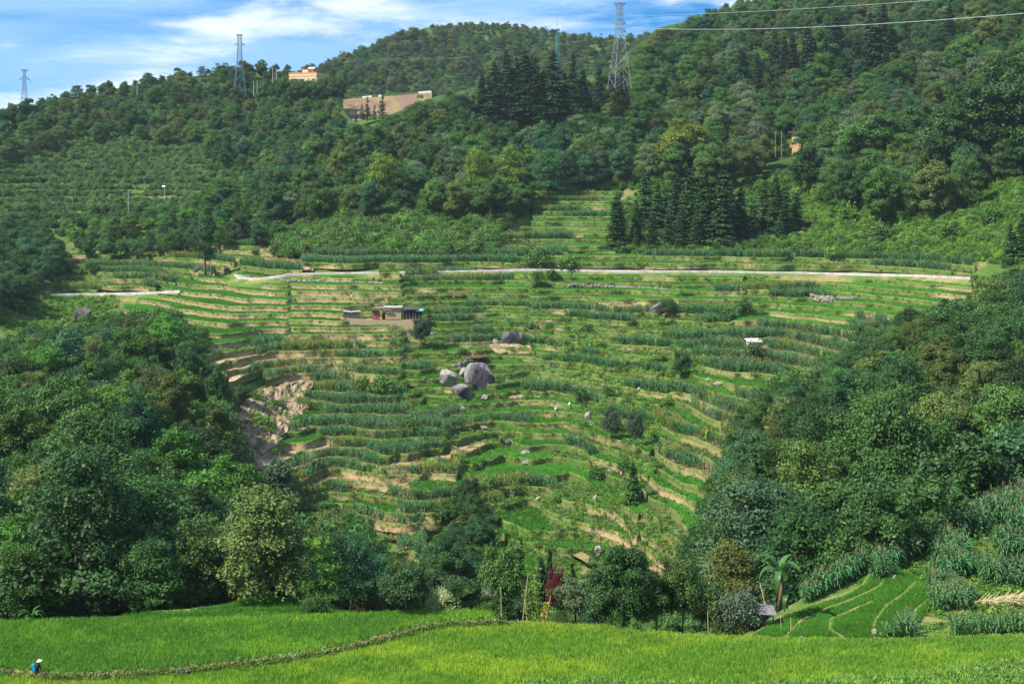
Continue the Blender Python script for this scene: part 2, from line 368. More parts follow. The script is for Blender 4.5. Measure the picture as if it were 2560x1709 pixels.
# ------------------------------------------------------------------ shelf of small paddies behind the left field and the spur at the right edge
def patch(name, cps, ubox, vtop, vbot, nu, nv, label, colf, skirt=-6.0, rough=0.15):
    C = np.array(cps, float); q = np.stack([C[:, 0] / 200, C[:, 1] / 120], 1); n = len(q)
    A = np.zeros((n + 3, n + 3)); A[:n, :n] = _tps(((q[:, None] - q[None]) ** 2).sum(-1)) + np.eye(n) * 1e-3
    A[:n, n:] = np.concatenate([np.ones((n, 1)), q], 1); A[n:, :n] = A[:n, n:].T
    ww = np.linalg.solve(A, np.concatenate([C[:, 2], np.zeros(3)]))
    def fd(u, v):
        u, v = np.broadcast_arrays(np.asarray(u, float), np.asarray(v, float)); p = np.stack([u.ravel() / 200, v.ravel() / 120], 1)
        return (_tps(((p[:, None] - q[None]) ** 2).sum(-1)) @ ww[:n] + ww[n] + p @ ww[n + 1:]).reshape(u.shape)
    us = np.linspace(ubox[0], ubox[1], nu); t = np.linspace(0, 1, nv); U = np.repeat(us[None], nv, 0)
    vt = pl(us, vtop); vb = pl(us, vbot)
    V = vb[None] + t[:, None] * (vt - vb)[None]
    P = world(U, V, fd(U, V)); P[..., 2] += rough * (fbm(P[..., 0] / 1.2, P[..., 1] / 1.2, 71, 3) - 0.5)
    c, dz = colf(U, V, P); P[..., 2] += dz
    last = P[-1]; P = np.concatenate([P] + [(last + np.array((0, a, b)))[None] for a, b in ((1.0, -0.6), (3.0, skirt), (9.0, skirt * 2))], 0)
    c = np.concatenate([c] + [c[-1][None]] * 3, 0); Q = grid_faces(P.shape[0], P.shape[1])
    o = link(name, mesh_np(name, P, Q, mat=M_TERR, col=c, smooth=True)); tag(o, label, 'hillside', kind='structure')
    solid(P.reshape(-1, 3), Q)
    return fd
SPUR_TOP = [(1840, 1596), (1900, 1560), (1960, 1520), (2050, 1470), (2150, 1420), (2200, 1395), (2300, 1352), (2380, 1325), (2470, 1275), (2560, 1235), (2900, 1100), (3400, 1000)]
SPUR_BUNDS = [[(1870,1600),(1960,1545),(2040,1515),(2120,1490),(2160,1465),(2175,1440)],
              [(1960,1602),(2000,1560),(2060,1530),(2140,1500),(2200,1470),(2215,1440),(2180,1430)],
              [(2110,1600),(2075,1580),(2075,1555),(2110,1540),(2180,1510)],
              [(2180,1590),(2190,1555),(2215,1520),(2260,1490),(2290,1460)],
              [(2280,1560),(2290,1530),(2320,1505)]]
def seg_dist(u, v, line):
    d = np.full(np.broadcast(u, v).shape, 1e9)
    for (a, b), (c_, e) in zip(line, line[1:]):
        px, py = c_ - a, e - b; L2 = px * px + py * py
        t = np.clip(((u - a) * px + (v - b) * py) / L2, 0, 1)
        d = np.minimum(d, np.hypot(u - a - t * px, (v - b - t * py) * 1.6))
    return d
SPUR_RICE = [(1880,1600),(1960,1550),(2130,1485),(2170,1440),(2260,1437),(2330,1470),(2320,1520),(2270,1585),(2200,1600)]
def spur_col(U, V, P):
    dmin = np.full(U.shape, 1e9)
    for b in SPUR_BUNDS: dmin = np.minimum(dmin, seg_dist(U, V, b))
    k = np.clip(1.2 - dmin / 10, 0, 1)[..., None]; rice = inpoly(U, V, SPUR_RICE)[..., None]
    n = fbm(P[..., 0] / 1.4, P[..., 1] / 1.4, 77, 3)[..., None]
    c = GRASS * 1.3 + (DRY - GRASS * 1.3) * np.clip((n - 0.55) * 5, 0, 0.8)
    c = np.where(rice, np.array((0.045, 0.13, 0.02)), c)
    c = c * (1 - k) + k * (np.array((0.12, 0.16, 0.04)) + (SOIL * 0.8 - np.array((0.12, 0.16, 0.04))) * np.clip((n - 0.52) * 6, 0, 1))
    return c, k[..., 0] * 0.35
SPURd = patch('field_spur', [(1840,1600,124.5),(2000,1600,124.5),(2200,1604,124),(2560,1592,125),(1900,1560,131),(2000,1540,133),(2050,1470,143),(2200,1440,143),(2200,1395,150),(2100,1540,132),(2300,1480,137),(2300,1352,156),(2400,1480,138),(2400,1400,147),(2470,1275,164),(2560,1480,139),(2560,1400,147),(2560,1235,172),(2900,1600,124),(2900,1400,150),(2900,1100,185),(3400,1000,195),(3400,1600,124)],
              (1840, 3400), SPUR_TOP, [(1840, 1604), (2200, 1610), (2560, 1598), (3400, 1575)], 240, 130, 'green spur with small curved paddies and maize at the field end', spur_col)
SHELF_TOP = [(240, 1556), (300, 1545), (400, 1532), (520, 1520), (580, 1512), (620, 1495), (650, 1490), (700, 1500), (760, 1512), (820, 1530), (900, 1545)]
SHELF_BUNDS = [[(270,1550),(400,1540),(560,1526),(640,1522)], [(300,1540),(450,1530),(570,1516),(610,1500)], [(380,1556),(480,1546),(600,1538),(660,1534),(700,1541),(760,1530)]]
def shelf_col(U, V, P):
    dmin = np.full(U.shape, 1e9)
    for b in SHELF_BUNDS: dmin = np.minimum(dmin, seg_dist(U, V, b))
    k = np.clip(1 - dmin / 6, 0, 1)[..., None]
    c = np.zeros(P.shape) + np.array((0.04, 0.13, 0.02))
    return c * (1 - k) + k * np.array((0.17, 0.17, 0.05)), k[..., 0] * 0.3
SHELFd = patch('paddy_shelf', [(240,1556,129),(400,1556,129),(600,1556,129.5),(900,1556,130),(300,1545,132),(520,1520,138),(650,1490,147),(650,1520,139),(760,1512,141),(820,1530,136),(900,1545,133)],
               (240, 900), SHELF_TOP, [(240, 1560), (900, 1560)], 140, 40, 'low shelf of dark green rice behind the left field', shelf_col)

# ------------------------------------------------------------------ terraces
# land use by place: polygon, (rice, maize, bare, grass) chances, tan share of the risers, dark green share of the risers
USE = [
 ([(480,880),(640,870),(960,840),(1000,880),(1000,965),(480,975)], (.10,.42,.40,.08), .85, .1),
 ([(250,690),(700,690),(1000,690),(1000,850),(480,880),(250,880)], (.93,.0,.03,.04), .80, .05),
 ([(1000,690),(1340,690),(1340,790),(1000,790)], (.45,.40,.0,.15), .30, .45),
 ([(960,790),(1330,790),(1330,880),(960,880)], (.35,.35,.05,.25), .30, .4),
 ([(1340,690),(1800,690),(1800,780),(1340,790)], (.9,.0,.05,.05), .45, .2),
 ([(1700,690),(2450,690),(2450,780),(2150,810),(1800,830)], (.78,.10,.05,.07), .30, .2),
 ([(1040,880),(1330,880),(1330,1010),(1480,1010),(1480,1290),(1130,1290),(1060,1000)], (.86,.10,.0,.04), .38, .35),
 ([(700,960),(1060,960),(1130,1150),(700,1160)], (.0,.95,.0,.05), .12, .55),
 ([(700,1160),(1130,1150),(1180,1330),(760,1340)], (.05,.62,.25,.08), .60, .35),
 ([(760,1340),(1180,1330),(1200,1500),(900,1500)], (.08,.72,.0,.20), .15, .65),
 ([(1330,780),(1860,780),(1780,900),(1680,1010),(1330,1010)], (.03,.55,.0,.42), .16, .15),
 ([(1480,1010),(1680,1010),(1620,1220),(1480,1280)], (.15,.35,.0,.50), .15, .45),
 ([(1700,780),(2300,780),(2000,1100),(1880,1250),(1640,1250),(1640,1010)], (.05,.83,.02,.10), .55, .12),
 ([(1180,1280),(1800,1220),(1800,1500),(1180,1500)], (.75,.0,.0,.25), .38, .15),
]
RICE, MAIZE, BARE, GRASST = 0, 1, 2, 3
SC = {'rice': [], 'maize': [], 'lip': [], 'riser': []}     # scattered points collected from the terraces
TERR_ID = 0
def terraces(name, poly, step, u0, u1, v_lo, v_hi, label, default=((.6,.2,.05,.15), .4, .2), seams=(), du=3.5):
    global TERR_ID
    TERR_ID += 1
    us = np.arange(u0, u1, du); nc = len(us)
    vs = np.linspace(v_hi, v_lo, 420)
    Ug = np.repeat(us[None], len(vs), 0); Vg = np.repeat(vs[:, None], nc, 1)
    D = np.exp(np.log(Gd(Ug, Vg)) + 0.020 * (fbm(Ug / 95 + 9, Vg / 60, 81 + TERR_ID, 3) - 0.5))
    Z = CZ - (Vg - VH) / F * D
    ph = np.zeros(Ug.shape)
    for (line, amp) in seams:
        uu = np.interp(Vg, [p[1] for p in line], [p[0] for p in line]) + 10 * (vnoise(Vg / 22, Vg * 0 + amp * 7, 5) - 0.5)
        ph += amp * np.clip((Ug - uu) / 9 + 0.5, 0, 1)
    q = Z / step - ph
    q = np.minimum.accumulate(q[::-1], 0)[::-1] + np.arange(len(vs))[:, None] * 1e-5
    D = np.minimum.accumulate(D[::-1], 0)[::-1] + np.arange(len(vs))[:, None] * 1e-4
    k0, k1 = int(math.ceil(q.min())), int(math.floor(q.max())); ks = np.arange(k0, k1 + 1)
    vk = np.full((len(ks), nc), np.nan); dk = vk.copy(); zk = vk.copy()
    for j in range(nc):
        vk[:, j] = np.interp(ks, q[:, j], vs, left=np.nan, right=np.nan)
        dk[:, j] = np.interp(ks, q[:, j], D[:, j], left=np.nan, right=np.nan)
        pj = np.interp(ks, q[:, j], ph[:, j]); zk[:, j] = (ks + pj) * step
    nk = len(ks)
    ok = inpoly(us[None], np.nan_to_num(vk, nan=-9999), poly)
    # land use of every tread, in stretches
    use = np.full((nk, nc), GRASST); tan = np.zeros((nk, nc)); dark = np.zeros((nk, nc)); shade = np.ones((nk, nc))
    for i in range(nk):
        j = 0; rr = random.Random(1000 * TERR_ID + i * 7)
        jit = rr.uniform(-20, 20)
        while j < nc:
            n = int(rr.uniform(60, 330) / du); e = min(nc, j + n); jm = (j + e) // 2
            pr, ta, da = default
            if not np.isnan(vk[i, jm]):
                for P_, p_, t_, d_ in (USE if name == 'rice_terraces' else []):
                    if inpoly(np.array([us[jm] + jit]), np.array([vk[i, jm] - 4]), P_)[0]: pr, ta, da = p_, t_, d_; break
            use[i, j:e] = rr.choices((0, 1, 2, 3), pr)[0]; tan[i, j:e] = ta; dark[i, j:e] = da; shade[i, j:e] = rr.uniform(0.75, 1.25)
            j = e
    run = 0.24 * step * (0.7 + 0.6 * fbm(us[None] / 40, ks[:, None] * 3.7, 91, 2))
    dn = np.concatenate([dk[1:], dk[-1:] + 8], 0); gap = np.nan_to_num(dn - dk, nan=3.0)
    run = np.minimum(run, 0.3 * np.maximum(gap, 0.2)); runn = np.concatenate([run[1:], run[-1:]], 0)
    lo = zk - step / 2; hi = zk + step / 2
    jit = 0.35 * (fbm(us[None] / 12, ks[:, None] * 5.1, 95, 2) - 0.5)
    lip = 0.22 + 0.1 * vnoise(us[None] / 9, ks[:, None] * 3.3, 97)
    rows_d = [dk - run, dk - run * 0.35 + jit, dk + run * 0.45 + jit * 0.5, dk + run, dk + run + np.minimum(0.5, gap * 0.15), dn - runn]
    rows_z = [lo, lo + step * 0.36, lo + step * 0.78, hi + lip, hi, hi]
    # where a tread is pinched keep the order of the rows
    for a in range(1, 6): rows_d[a] = np.maximum(rows_d[a], rows_d[a - 1] + 0.02)
    R = np.stack(rows_d, 1); Zr = np.stack(rows_z, 1)           # nk, 6, nc
    X = (us[None, None] - 1280) / F * R
    P = np.stack([X, R, Zr], -1)
    cell = ok[:, :-1] & ok[:, 1:] & (np.abs(np.diff(dk, axis=1)) < 14)
    fin = np.isfinite(P).all((1, 3)); cell &= fin[:, :-1] & fin[:, 1:]
    P = np.nan_to_num(P, nan=0.0)
    nx, ny = fbm(X / 3.0, Zr * 0.9 + R / 9, 101, 4), fbm(X / 11.0, Zr / 2.5 + 7, 103, 3)
    tn = (tan[:, None] * 1.0 + (ny - 0.5) * 1.8)
    rc = GRASS * 1.05 + (np.array((0.17, 0.165, 0.06)) - GRASS * 1.05) * np.clip((nx[..., None] - 0.42) * 5, 0, 1)
    rc = rc + (DARKG * 0.9 - rc) * np.clip((dark[:, None, :, None] + (nx[..., None] - 0.5) * 1.6 - 0.2) * 1.4, 0, 1)
    tanc = np.array((0.30, 0.215, 0.118)) * (0.75 + 0.5 * nx[..., None])
    rc = rc + (tanc - rc) * np.clip((tn[..., None] - 0.42) * 3.5, 0, 1)
    col = np.zeros(P.shape)
    col[:, 0] = rc[:, 0]; col[:, 1] = rc[:, 1]; col[:, 2] = rc[:, 2] * 0.6 + 0.4 * GRASS
    gl = (GRASS * 1.5)[None, None] * (0.7 + 0.6 * nx[:, 3][..., None]); col[:, 3] = gl
    tc_ = np.array([(0.05, 0.12, 0.02), (0.17, 0.13, 0.07), (0.29, 0.20, 0.115), (0.075, 0.12, 0.03)])[use] * shade[..., None]
    col[:, 4] = tc_; col[:, 5] = tc_
    base = np.arange(nk)[:, None, None] * 6 * nc + np.arange(5)[None, :, None] * nc + np.arange(nc - 1)[None, None]
    Q = np.stack([base, base + 1, base + nc + 1, base + nc], -1)[np.repeat(cell[:, None], 5, 1)]
    Pn = np.nan_to_num(P, nan=0.0).reshape(-1, 3)
    used = np.unique(Q); remap = np.zeros(len(Pn), int); remap[used] = np.arange(len(used))
    Vv = Pn[used]; cc = col.reshape(-1, 3)[used]; Q = remap[Q]
    Vv[:, 2] += 0.22 * (fbm(Vv[:, 0] / 0.9, Vv[:, 1] / 0.9 + Vv[:, 2], 111, 2) - 0.5)
    o = link(name, mesh_np(name, Vv, Q, mat=M_TERR, col=cc)); tag(o, label, 'terraces', kind='structure')
    solid(Vv, Q)
    # scatter points on treads, lips and risers
    def bil(r0, r1, a, b, sel):
        i, j = sel
        p00, p01, p10, p11 = P[i, r0, j], P[i, r0, j + 1], P[i, r1, j], P[i, r1, j + 1]
        return (p00 * (1 - a) + p01 * a) * (1 - b) + (p10 * (1 - a) + p11 * a) * b
    wid = np.minimum(np.abs(P[:, 4, 1:, 0] - P[:, 4, :-1, 0]), 2.0); dep = np.maximum(P[:, 5, :-1, 1] - P[:, 4, :-1, 1], 0)
    area = np.where(cell, wid * dep, 0)
    for ty, dens in ((RICE, 2.6), (MAIZE, 1.6)):
        a = np.where(use[:, :-1] == ty, area, 0) * dens
        n = RNG.poisson(np.minimum(np.nan_to_num(a), 60)); ii, jj = np.nonzero(n); rep = n[ii, jj]; ii = np.repeat(ii, rep); jj = np.repeat(jj, rep)
        if len(ii):
            pts = bil(4, 5, RNG.random((len(ii), 1)), RNG.random((len(ii), 1)) * 0.92 + 0.02, (ii, jj))
            SC['rice' if ty == RICE else 'maize'].append(np.concatenate([pts, shade[ii, jj][:, None]], 1))
    for ty, dens, tt in ((GRASST, 1.1, 0.1), (BARE, 0.22, 0.6)):
        n = RNG.poisson(np.minimum(np.nan_to_num(np.where(use[:, :-1] == ty, area, 0) * dens), 40)); ii, jj = np.nonzero(n); rep = n[ii, jj]; ii = np.repeat(ii, rep); jj = np.repeat(jj, rep)
        if len(ii): SC['riser'].append(np.concatenate([bil(4, 5, RNG.random((len(ii), 1)), RNG.random((len(ii), 1)), (ii, jj)), np.full((len(ii), 1), tt)], 1))
    n = RNG.poisson(np.where(cell, np.nan_to_num(wid) * 2.4, 0)); ii, jj = np.nonzero(n); rep = n[ii, jj]; ii = np.repeat(ii, rep); jj = np.repeat(jj, rep)
    pts = bil(2, 4, RNG.random((len(ii), 1)), RNG.random((len(ii), 1)), (ii, jj)); SC['lip'].append(np.concatenate([pts, tan[ii, jj][:, None]], 1))
    gr = np.clip(np.nan_to_num(1.0 - tn.mean(1)[:, :-1]), 0.32, 1)
    n = RNG.poisson(np.where(cell, np.nan_to_num(wid) * step * 0.75 * gr, 0)); ii, jj = np.nonzero(n); rep = n[ii, jj]; ii = np.repeat(ii, rep); jj = np.repeat(jj, rep)
    pts = bil(0, 3, RNG.random((len(ii), 1)), RNG.random((len(ii), 1)), (ii, jj)); SC['riser'].append(np.concatenate([pts, tan[ii, jj][:, None]], 1))
SEAMS = [([(1000,600),(1010,800),(1010,960),(1060,1000),(1150,1200),(1200,1500)], 0.45), ([(1330,600),(1320,880),(1460,1010),(1480,1250),(1560,1290),(1600,1500)], -0.4), ([(1860,600),(1860,780),(1760,880),(1660,1010),(1600,1230),(1590,1500)], 0.35), ([(720,600),(720,860),(560,970)], 0.3)]
terraces('rice_terraces', T_MAIN, 1.6, 236, 2440, 670, 1510, 'stepped terraces of rice and maize with earth risers down the slope', seams=SEAMS)
terraces('upper_terraces', T_LEFT, 1.5, 120, 730, 580, 745, 'small upper terraces of maize and rice at the left', (( .38,.34,.08,.2), .45, .2))
terraces('top_terraces', T_TOP, 1.8, 1220, 1570, 455, 650, 'green terraces above the road beside the conifers', ((.55,.25,.0,.2), .25, .3))
terraces('road_terraces', T_STRIP, 1.7, 590, 2450, 625, 700, 'maize strips along the upper side of the road', ((.08,.85,.02,.05), .25, .3))

# ------------------------------------------------------------------ plants: prototypes
def nrm(a): return a / np.maximum(np.linalg.norm(a, axis=-1, keepdims=True), 1e-9)
def leaves(P, Nn, size, aspect=1.0, rng=RNG, along=None):
    """diamond shaped leaf at every point, facing Nn"""
    n = len(P); r = along if along is not None else rng.normal(size=(n, 3)); Nn = nrm(Nn)
    t = nrm(r - (r * Nn).sum(1, keepdims=True) * Nn); b = np.cross(Nn, t); s = np.asarray(size).reshape(-1, 1) * np.ones((n, 1))
    V = np.stack([P - t * s * 0.5 * aspect, P + b * s * 0.36, P + t * s * 0.5 * aspect - Nn * s * 0.12, P - b * s * 0.36], 1).reshape(-1, 3)
    return V, np.arange(n * 4).reshape(n, 4)
class LeafBag:
    def __init__(s): s.V = []; s.Q = []; s.C = []; s.k = 0
    def add(s, P, Nn, size, tone, aspect=1.0, rng=RNG, along=None):
        V, Q = leaves(P, Nn, size, aspect, rng, along); s.V.append(V); s.Q.append(Q + s.k); s.k += len(V)
        t = np.asarray(tone, float)
        if t.ndim == 1: t = np.repeat(t[:, None], 3, 1)
        s.C.append(np.repeat(t, 4, 0)); return s
    def mesh(s, name, mat): return mesh_np(name, np.concatenate(s.V), s.Q and np.concatenate(s.Q), mat=mat, col=np.concatenate(s.C))
def clumps_to_leaves(bag, C, R, flat, n_per, size, rng, up=0.35, tone=None, hang=0.0, spread=0.55):
    for i in range(len(C)):
        n = int(n_per * (R[i] / R.mean()) ** 2)
        ns = max(3, n // 9)
        d = nrm(rng.normal(size=(ns, 3))); d[:, 2] = np.where(d[:, 2] < -0.35, -d[:, 2], d[:, 2])
        rad = 0.62 + 0.42 * rng.random((ns, 1)) ** 0.7
        c = d * rad * R[i] * np.array((1, 1, flat))
        rep = np.repeat(np.arange(ns), 9)[:n]; n = len(rep)
        p = C[i] + c[rep] + rng.normal(size=(n, 3)) * size * 0.85
        p[:, 2] -= hang * rng.random(n) * R[i]
        nn = d[rep] * 0.75 + np.array((0, 0, up)) + rng.normal(size=(n, 3)) * spread
        tt = (tone[i] if tone is not None else 1.0) * (0.78 + 0.44 * rng.random(n))
        bag.add(p, nn, size * (0.7 + 0.6 * rng.random(n)), tt, 1.15, rng)
def trunk_mb(H, r, limbs, rng, top=0.62, lean=0.03):
    mb = MB(); pts = [Vector((0, 0, -0.4))]; n = 6
    for i in range(1, n + 1): pts.append(Vector((rng.normal() * lean * H * 0.5, rng.normal() * lean * H * 0.5, H * top * i / n)))
    mb.tube(pts, [r * (1.25 if i == 0 else 1.0) * (1 - 0.75 * i / n) for i in range(n + 1)], 7)
    for L_ in limbs:
        k = int(rng.integers(2, n)); a = pts[k]; b = Vector(L_); m = a.lerp(b, 0.5) + Vector((0, 0, 0.06 * H))
        mb.tube([a, m, b], [r * 0.42, r * 0.26, r * 0.08], 5)
    return mb
PROTO = {}       # kind -> list of dicts(crown, trunk, H, W)
def register(kind, crown_bag, trunk, H, W):
    cm = crown_bag.mesh(kind + ' crown', M_LEAF)
    tm = None
    if trunk:
        tm = bpy.data.meshes.new(kind + ' trunk'); tm.from_pydata(trunk.v, [], trunk.f); tm.materials.append(M_BARK)
        tm.polygons.foreach_set('use_smooth', [True] * len(tm.polygons)); tm.update()
    PROTO.setdefault(kind, []).append(dict(crown=cm, trunk=tm, H=H, W=W))
def shell(rng, n, rx, ry, rz, zc, lo=-0.75, jitter=0.12):
    i = np.arange(n) + 0.5; z = lo + (1 - lo) * i / n; th = math.pi * (1 + 5 ** 0.5) * i
    q = np.sqrt(np.maximum(1 - z * z, 0)); d = np.stack([q * np.cos(th), q * np.sin(th), z], 1) + rng.normal(size=(n, 3)) * jitter
    return d * np.array((rx, ry, rz)) * (0.62 + 0.34 * rng.random((n, 1))) + np.array((0, 0, zc))
def broadleaf(seed, H=11, W=9, n=15, base=0.12, lsize=0.30, per=520, flat=0.68, up=0.45, fat=0.38, kind='broad'):
    rng = np.random.default_rng(seed); b = base * H; rz = (H - b) / 2; zc = b + rz
    C = shell(rng, n, W / 2 * 0.82, W / 2 * 0.82, rz * 0.84, zc)
    k_ = 0.6 if kind == 'poplar' else 1.12; o_ = shell(rng, n, W / 2 * k_, W / 2 * k_, rz * min(k_ + .3, 1.1), zc, lo=-0.75 if kind == 'poplar' else -0.55); C = np.concatenate([C, shell(rng, n // 3, W / 4, W / 4, rz * 0.5, zc + rz * 0.1), o_]); R = W / 2 * fat * (0.55 + 0.85 * rng.random(len(C)))
    R[-len(o_):] *= 0.5
    C[:, :2] *= (0.72 + 0.5 * rng.random((len(C), 1))); C[:, :2] += (C[:, 2:3] - zc) * rng.normal(size=(1, 2)) * (0.0 if kind == 'poplar' else 0.10); C[:, 2] += rng.normal(size=len(C)) * 0.05 * H
    bag = LeafBag(); clumps_to_leaves(bag, C, R, flat, per, lsize, rng, up, 0.8 + 0.4 * rng.random(len(C)))
    register(kind, bag, trunk_mb(H, 0.022 * H, C[rng.choice(len(C), 6)], rng), H, W)
def layered(seed, H=12, W=10, kind='layered', lsize=0.28, per=290, nl=5):
    rng = np.random.default_rng(seed); C = []
    for l in range(nl):
        z = H * (0.32 + 0.62 * l / (nl - 1)); rr = W / 2 * (0.95 - 0.62 * (l / (nl - 1)) ** 1.6)
        m = int(5 + 6 * rr / (W / 2)); a0 = rng.random() * 6
        for i in range(m):
            a = a0 + 2 * math.pi * i / m + rng.normal() * 0.25; q = rr * (0.45 + 0.5 * rng.random())
            C.append((q * math.cos(a), q * math.sin(a), z + rng.normal() * H * 0.035))
    C = np.array(C); R = W / 2 * 0.36 * (0.7 + 0.6 * rng.random(len(C)))
    bag = LeafBag(); clumps_to_leaves(bag, C, R, 0.36, per, lsize, rng, 0.75, 0.8 + 0.4 * rng.random(len(C)), hang=0.25, spread=0.5)
    register(kind, bag, trunk_mb(H, 0.02 * H, C[rng.choice(len(C), 9)], rng, top=0.8), H, W)
def conifer(seed, H=18, W=5.0, kind='conifer', base=0.03, tip=0.8, lsize=0.40, nb=13, gaps=0.0):
    rng = np.random.default_rng(seed); bag = LeafBag(); nl = int(38)
    for l in range(nl):
        t = (l + rng.random() * 0.6) / nl; z = H * (base + (1 - base) * t); rr = W / 2 * ((1 - t) ** tip) * (0.75 + 0.4 * rng.random()) + 0.12
        for k in range(max(3, int(nb * (1 - 0.5 * t)))):
            if rng.random() < gaps: continue
            a = rng.random() * 2 * math.pi; q = rr * (0.7 + 0.45 * rng.random()); n = int(8 + 10 * q)
            s = rng.random(n) ** 0.7; droop = -0.28 * q * s ** 1.5 + 0.12 * q * s
            d = np.array((math.cos(a), math.sin(a), 0)); sd = np.array((-math.sin(a), math.cos(a), 0))
            zb = H * (base + (1 - base) * min(0.995, (l + rng.random() * 1.6) / nl)); p = d * (q * s)[:, None] + sd * (rng.normal(size=n) * 0.16 * q * (0.4 + s))[:, None] + np.array((0, 0, zb)) + np.array((0, 0, 1)) * droop[:, None]
            nn = np.array((0, 0, 0.9)) + d * 0.45 + rng.normal(size=(n, 3)) * 0.5
            bag.add(p, nn, lsize * (0.7 + 0.6 * rng.random(n)), (0.75 + 0.5 * rng.random(n)) * (0.85 + 0.3 * rng.random()), 1.5, rng, along=d[None] + rng.normal(size=(n, 3)) * 0.35)
    mb = MB(); mb.tube([(0, 0, -0.5), (0, 0, H * 0.5), (0, 0, H * 0.97)], [0.014 * H, 0.009 * H, 0.02], 7)
    register(kind, bag, mb, H, W)
def bamboo(seed, H=11, W=10, kind='bamboo'):
    rng = np.random.default_rng(seed); bag = LeafBag(); mb = MB()
    for k in range(34):
        a = rng.random() * 2 * math.pi; r0 = W * 0.14 * rng.random() ** 0.5; out_ = W * 0.42 * (0.3 + 0.7 * rng.random()); h = H * (0.65 + 0.35 * rng.random())
        d = np.array((math.cos(a), math.sin(a))); pts = []
        for i in range(7):
            t = i / 6; q = r0 + out_ * t ** 2.2; pts.append((d[0] * q, d[1] * q, h * (t - 0.22 * t ** 4) - 0.3 * (i == 0)))
        mb.tube(pts, [0.05 * (1 - 0.8 * i / 6) for i in range(7)], 4)
        Pp = np.array(pts)
        n = 210; t = 0.22 + 0.78 * rng.random(n) ** 0.8; idx = np.minimum((t * 6).astype(int), 5); f = (t * 6 - idx)[:, None]
        p = Pp[idx] * (1 - f) + Pp[idx + 1] * f
        nod = np.round(t * 16); sp = np.stack([np.cos(nod * 2.4 + k), np.sin(nod * 2.4 + k), 0 * nod], 1) * (0.15 + 0.75 * rng.random((n, 1)))
        p = p + sp + rng.normal(size=(n, 3)) * 0.14; p[:, 2] -= 0.25 * rng.random(n)
        bag.add(p, np.array((0, 0, 0.8)) + nrm(p - np.array((0, 0, H * 0.4))) * 0.6 + rng.normal(size=(n, 3)) * 0.5, 0.34 * (0.7 + 0.6 * rng.random(n)), (0.8 + 0.4 * rng.random(n)) * (0.85 + 0.3 * rng.random()), 1.7, rng, along=np.array((0, 0, -1.0))[None] + rng.normal(size=(n, 3)) * 0.6)
    register(kind, bag, mb, H, W)
def shrub(seed, H=2.0, W=2.6, kind='shrub', lsize=0.22, n=14, per=75):
    rng = np.random.default_rng(seed)
    C = shell(rng, n, W / 2 * 0.72, W / 2 * 0.72, H * 0.62, H * 0.28, lo=-0.1, jitter=0.2); R = W / 2 * 0.42 * (0.6 + 0.8 * rng.random(n))
    bag = LeafBag(); clumps_to_leaves(bag, C, R, 0.8, per, lsize, rng, 0.45, 0.75 + 0.5 * rng.random(n))
    mb = MB()
    for i in range(5): mb.tube([(0, 0, -0.2), tuple(C[i % n] * 0.5), tuple(C[i % n])], [0.05, 0.035, 0.01], 4)
    register(kind, bag, mb, H, W)
for i in range(8): broadleaf(100 + i, H=11 + (i % 3), W=8 + (i % 4), flat=0.62 + 0.06 * (i % 4), lsize=0.27 + 0.04 * (i % 3))
for i in range(3): broadleaf(130 + i, H=14, W=7.5, n=26, base=0.10, kind='tall', lsize=0.29)
for i in range(3): broadleaf(140 + i, H=7, W=7, n=16, base=0.04, kind='small', lsize=0.28, per=300)
for i in range(5): layered(200 + i, H=11 + i % 3, W=10 + i % 2)
for i in range(5): conifer(300 + i, H=18, W=4.6 + 0.5 * i)
for i in range(5): conifer(310 + i, H=18, W=4.4 + 0.5 * i, kind='stand', tip=0.55, nb=13)
for i in range(3): conifer(320 + i, H=18, W=5.5, kind='thin_conifer', gaps=0.35, tip=0.75, nb=8)
for i in range(2): broadleaf(340 + i, H=16, W=3.6, n=34, base=0.03, kind='poplar', fat=0.62, lsize=0.3, per=160)
for i in range(3): bamboo(400 + i)
for i in range(6): shrub(500 + i, H=1.7 + 0.3 * (i % 3), W=2.4 + 0.3 * (i % 2))
broadleaf(600, H=6.4, W=6.2, n=70, base=0.03, lsize=0.17, per=330, fat=0.30, kind='hero')
broadleaf(601, H=4.4, W=4.2, n=44, base=0.20, lsize=0.17, per=200, fat=0.34, kind='hero_small')
for i in range(2): conifer(610 + i, H=5.2, W=1.7, kind='hero_conifer', lsize=0.26, nb=14, tip=0.8)
shrub(620, H=2.2, W=3.4, kind='hero_shrub', lsize=0.12, n=30, per=230)

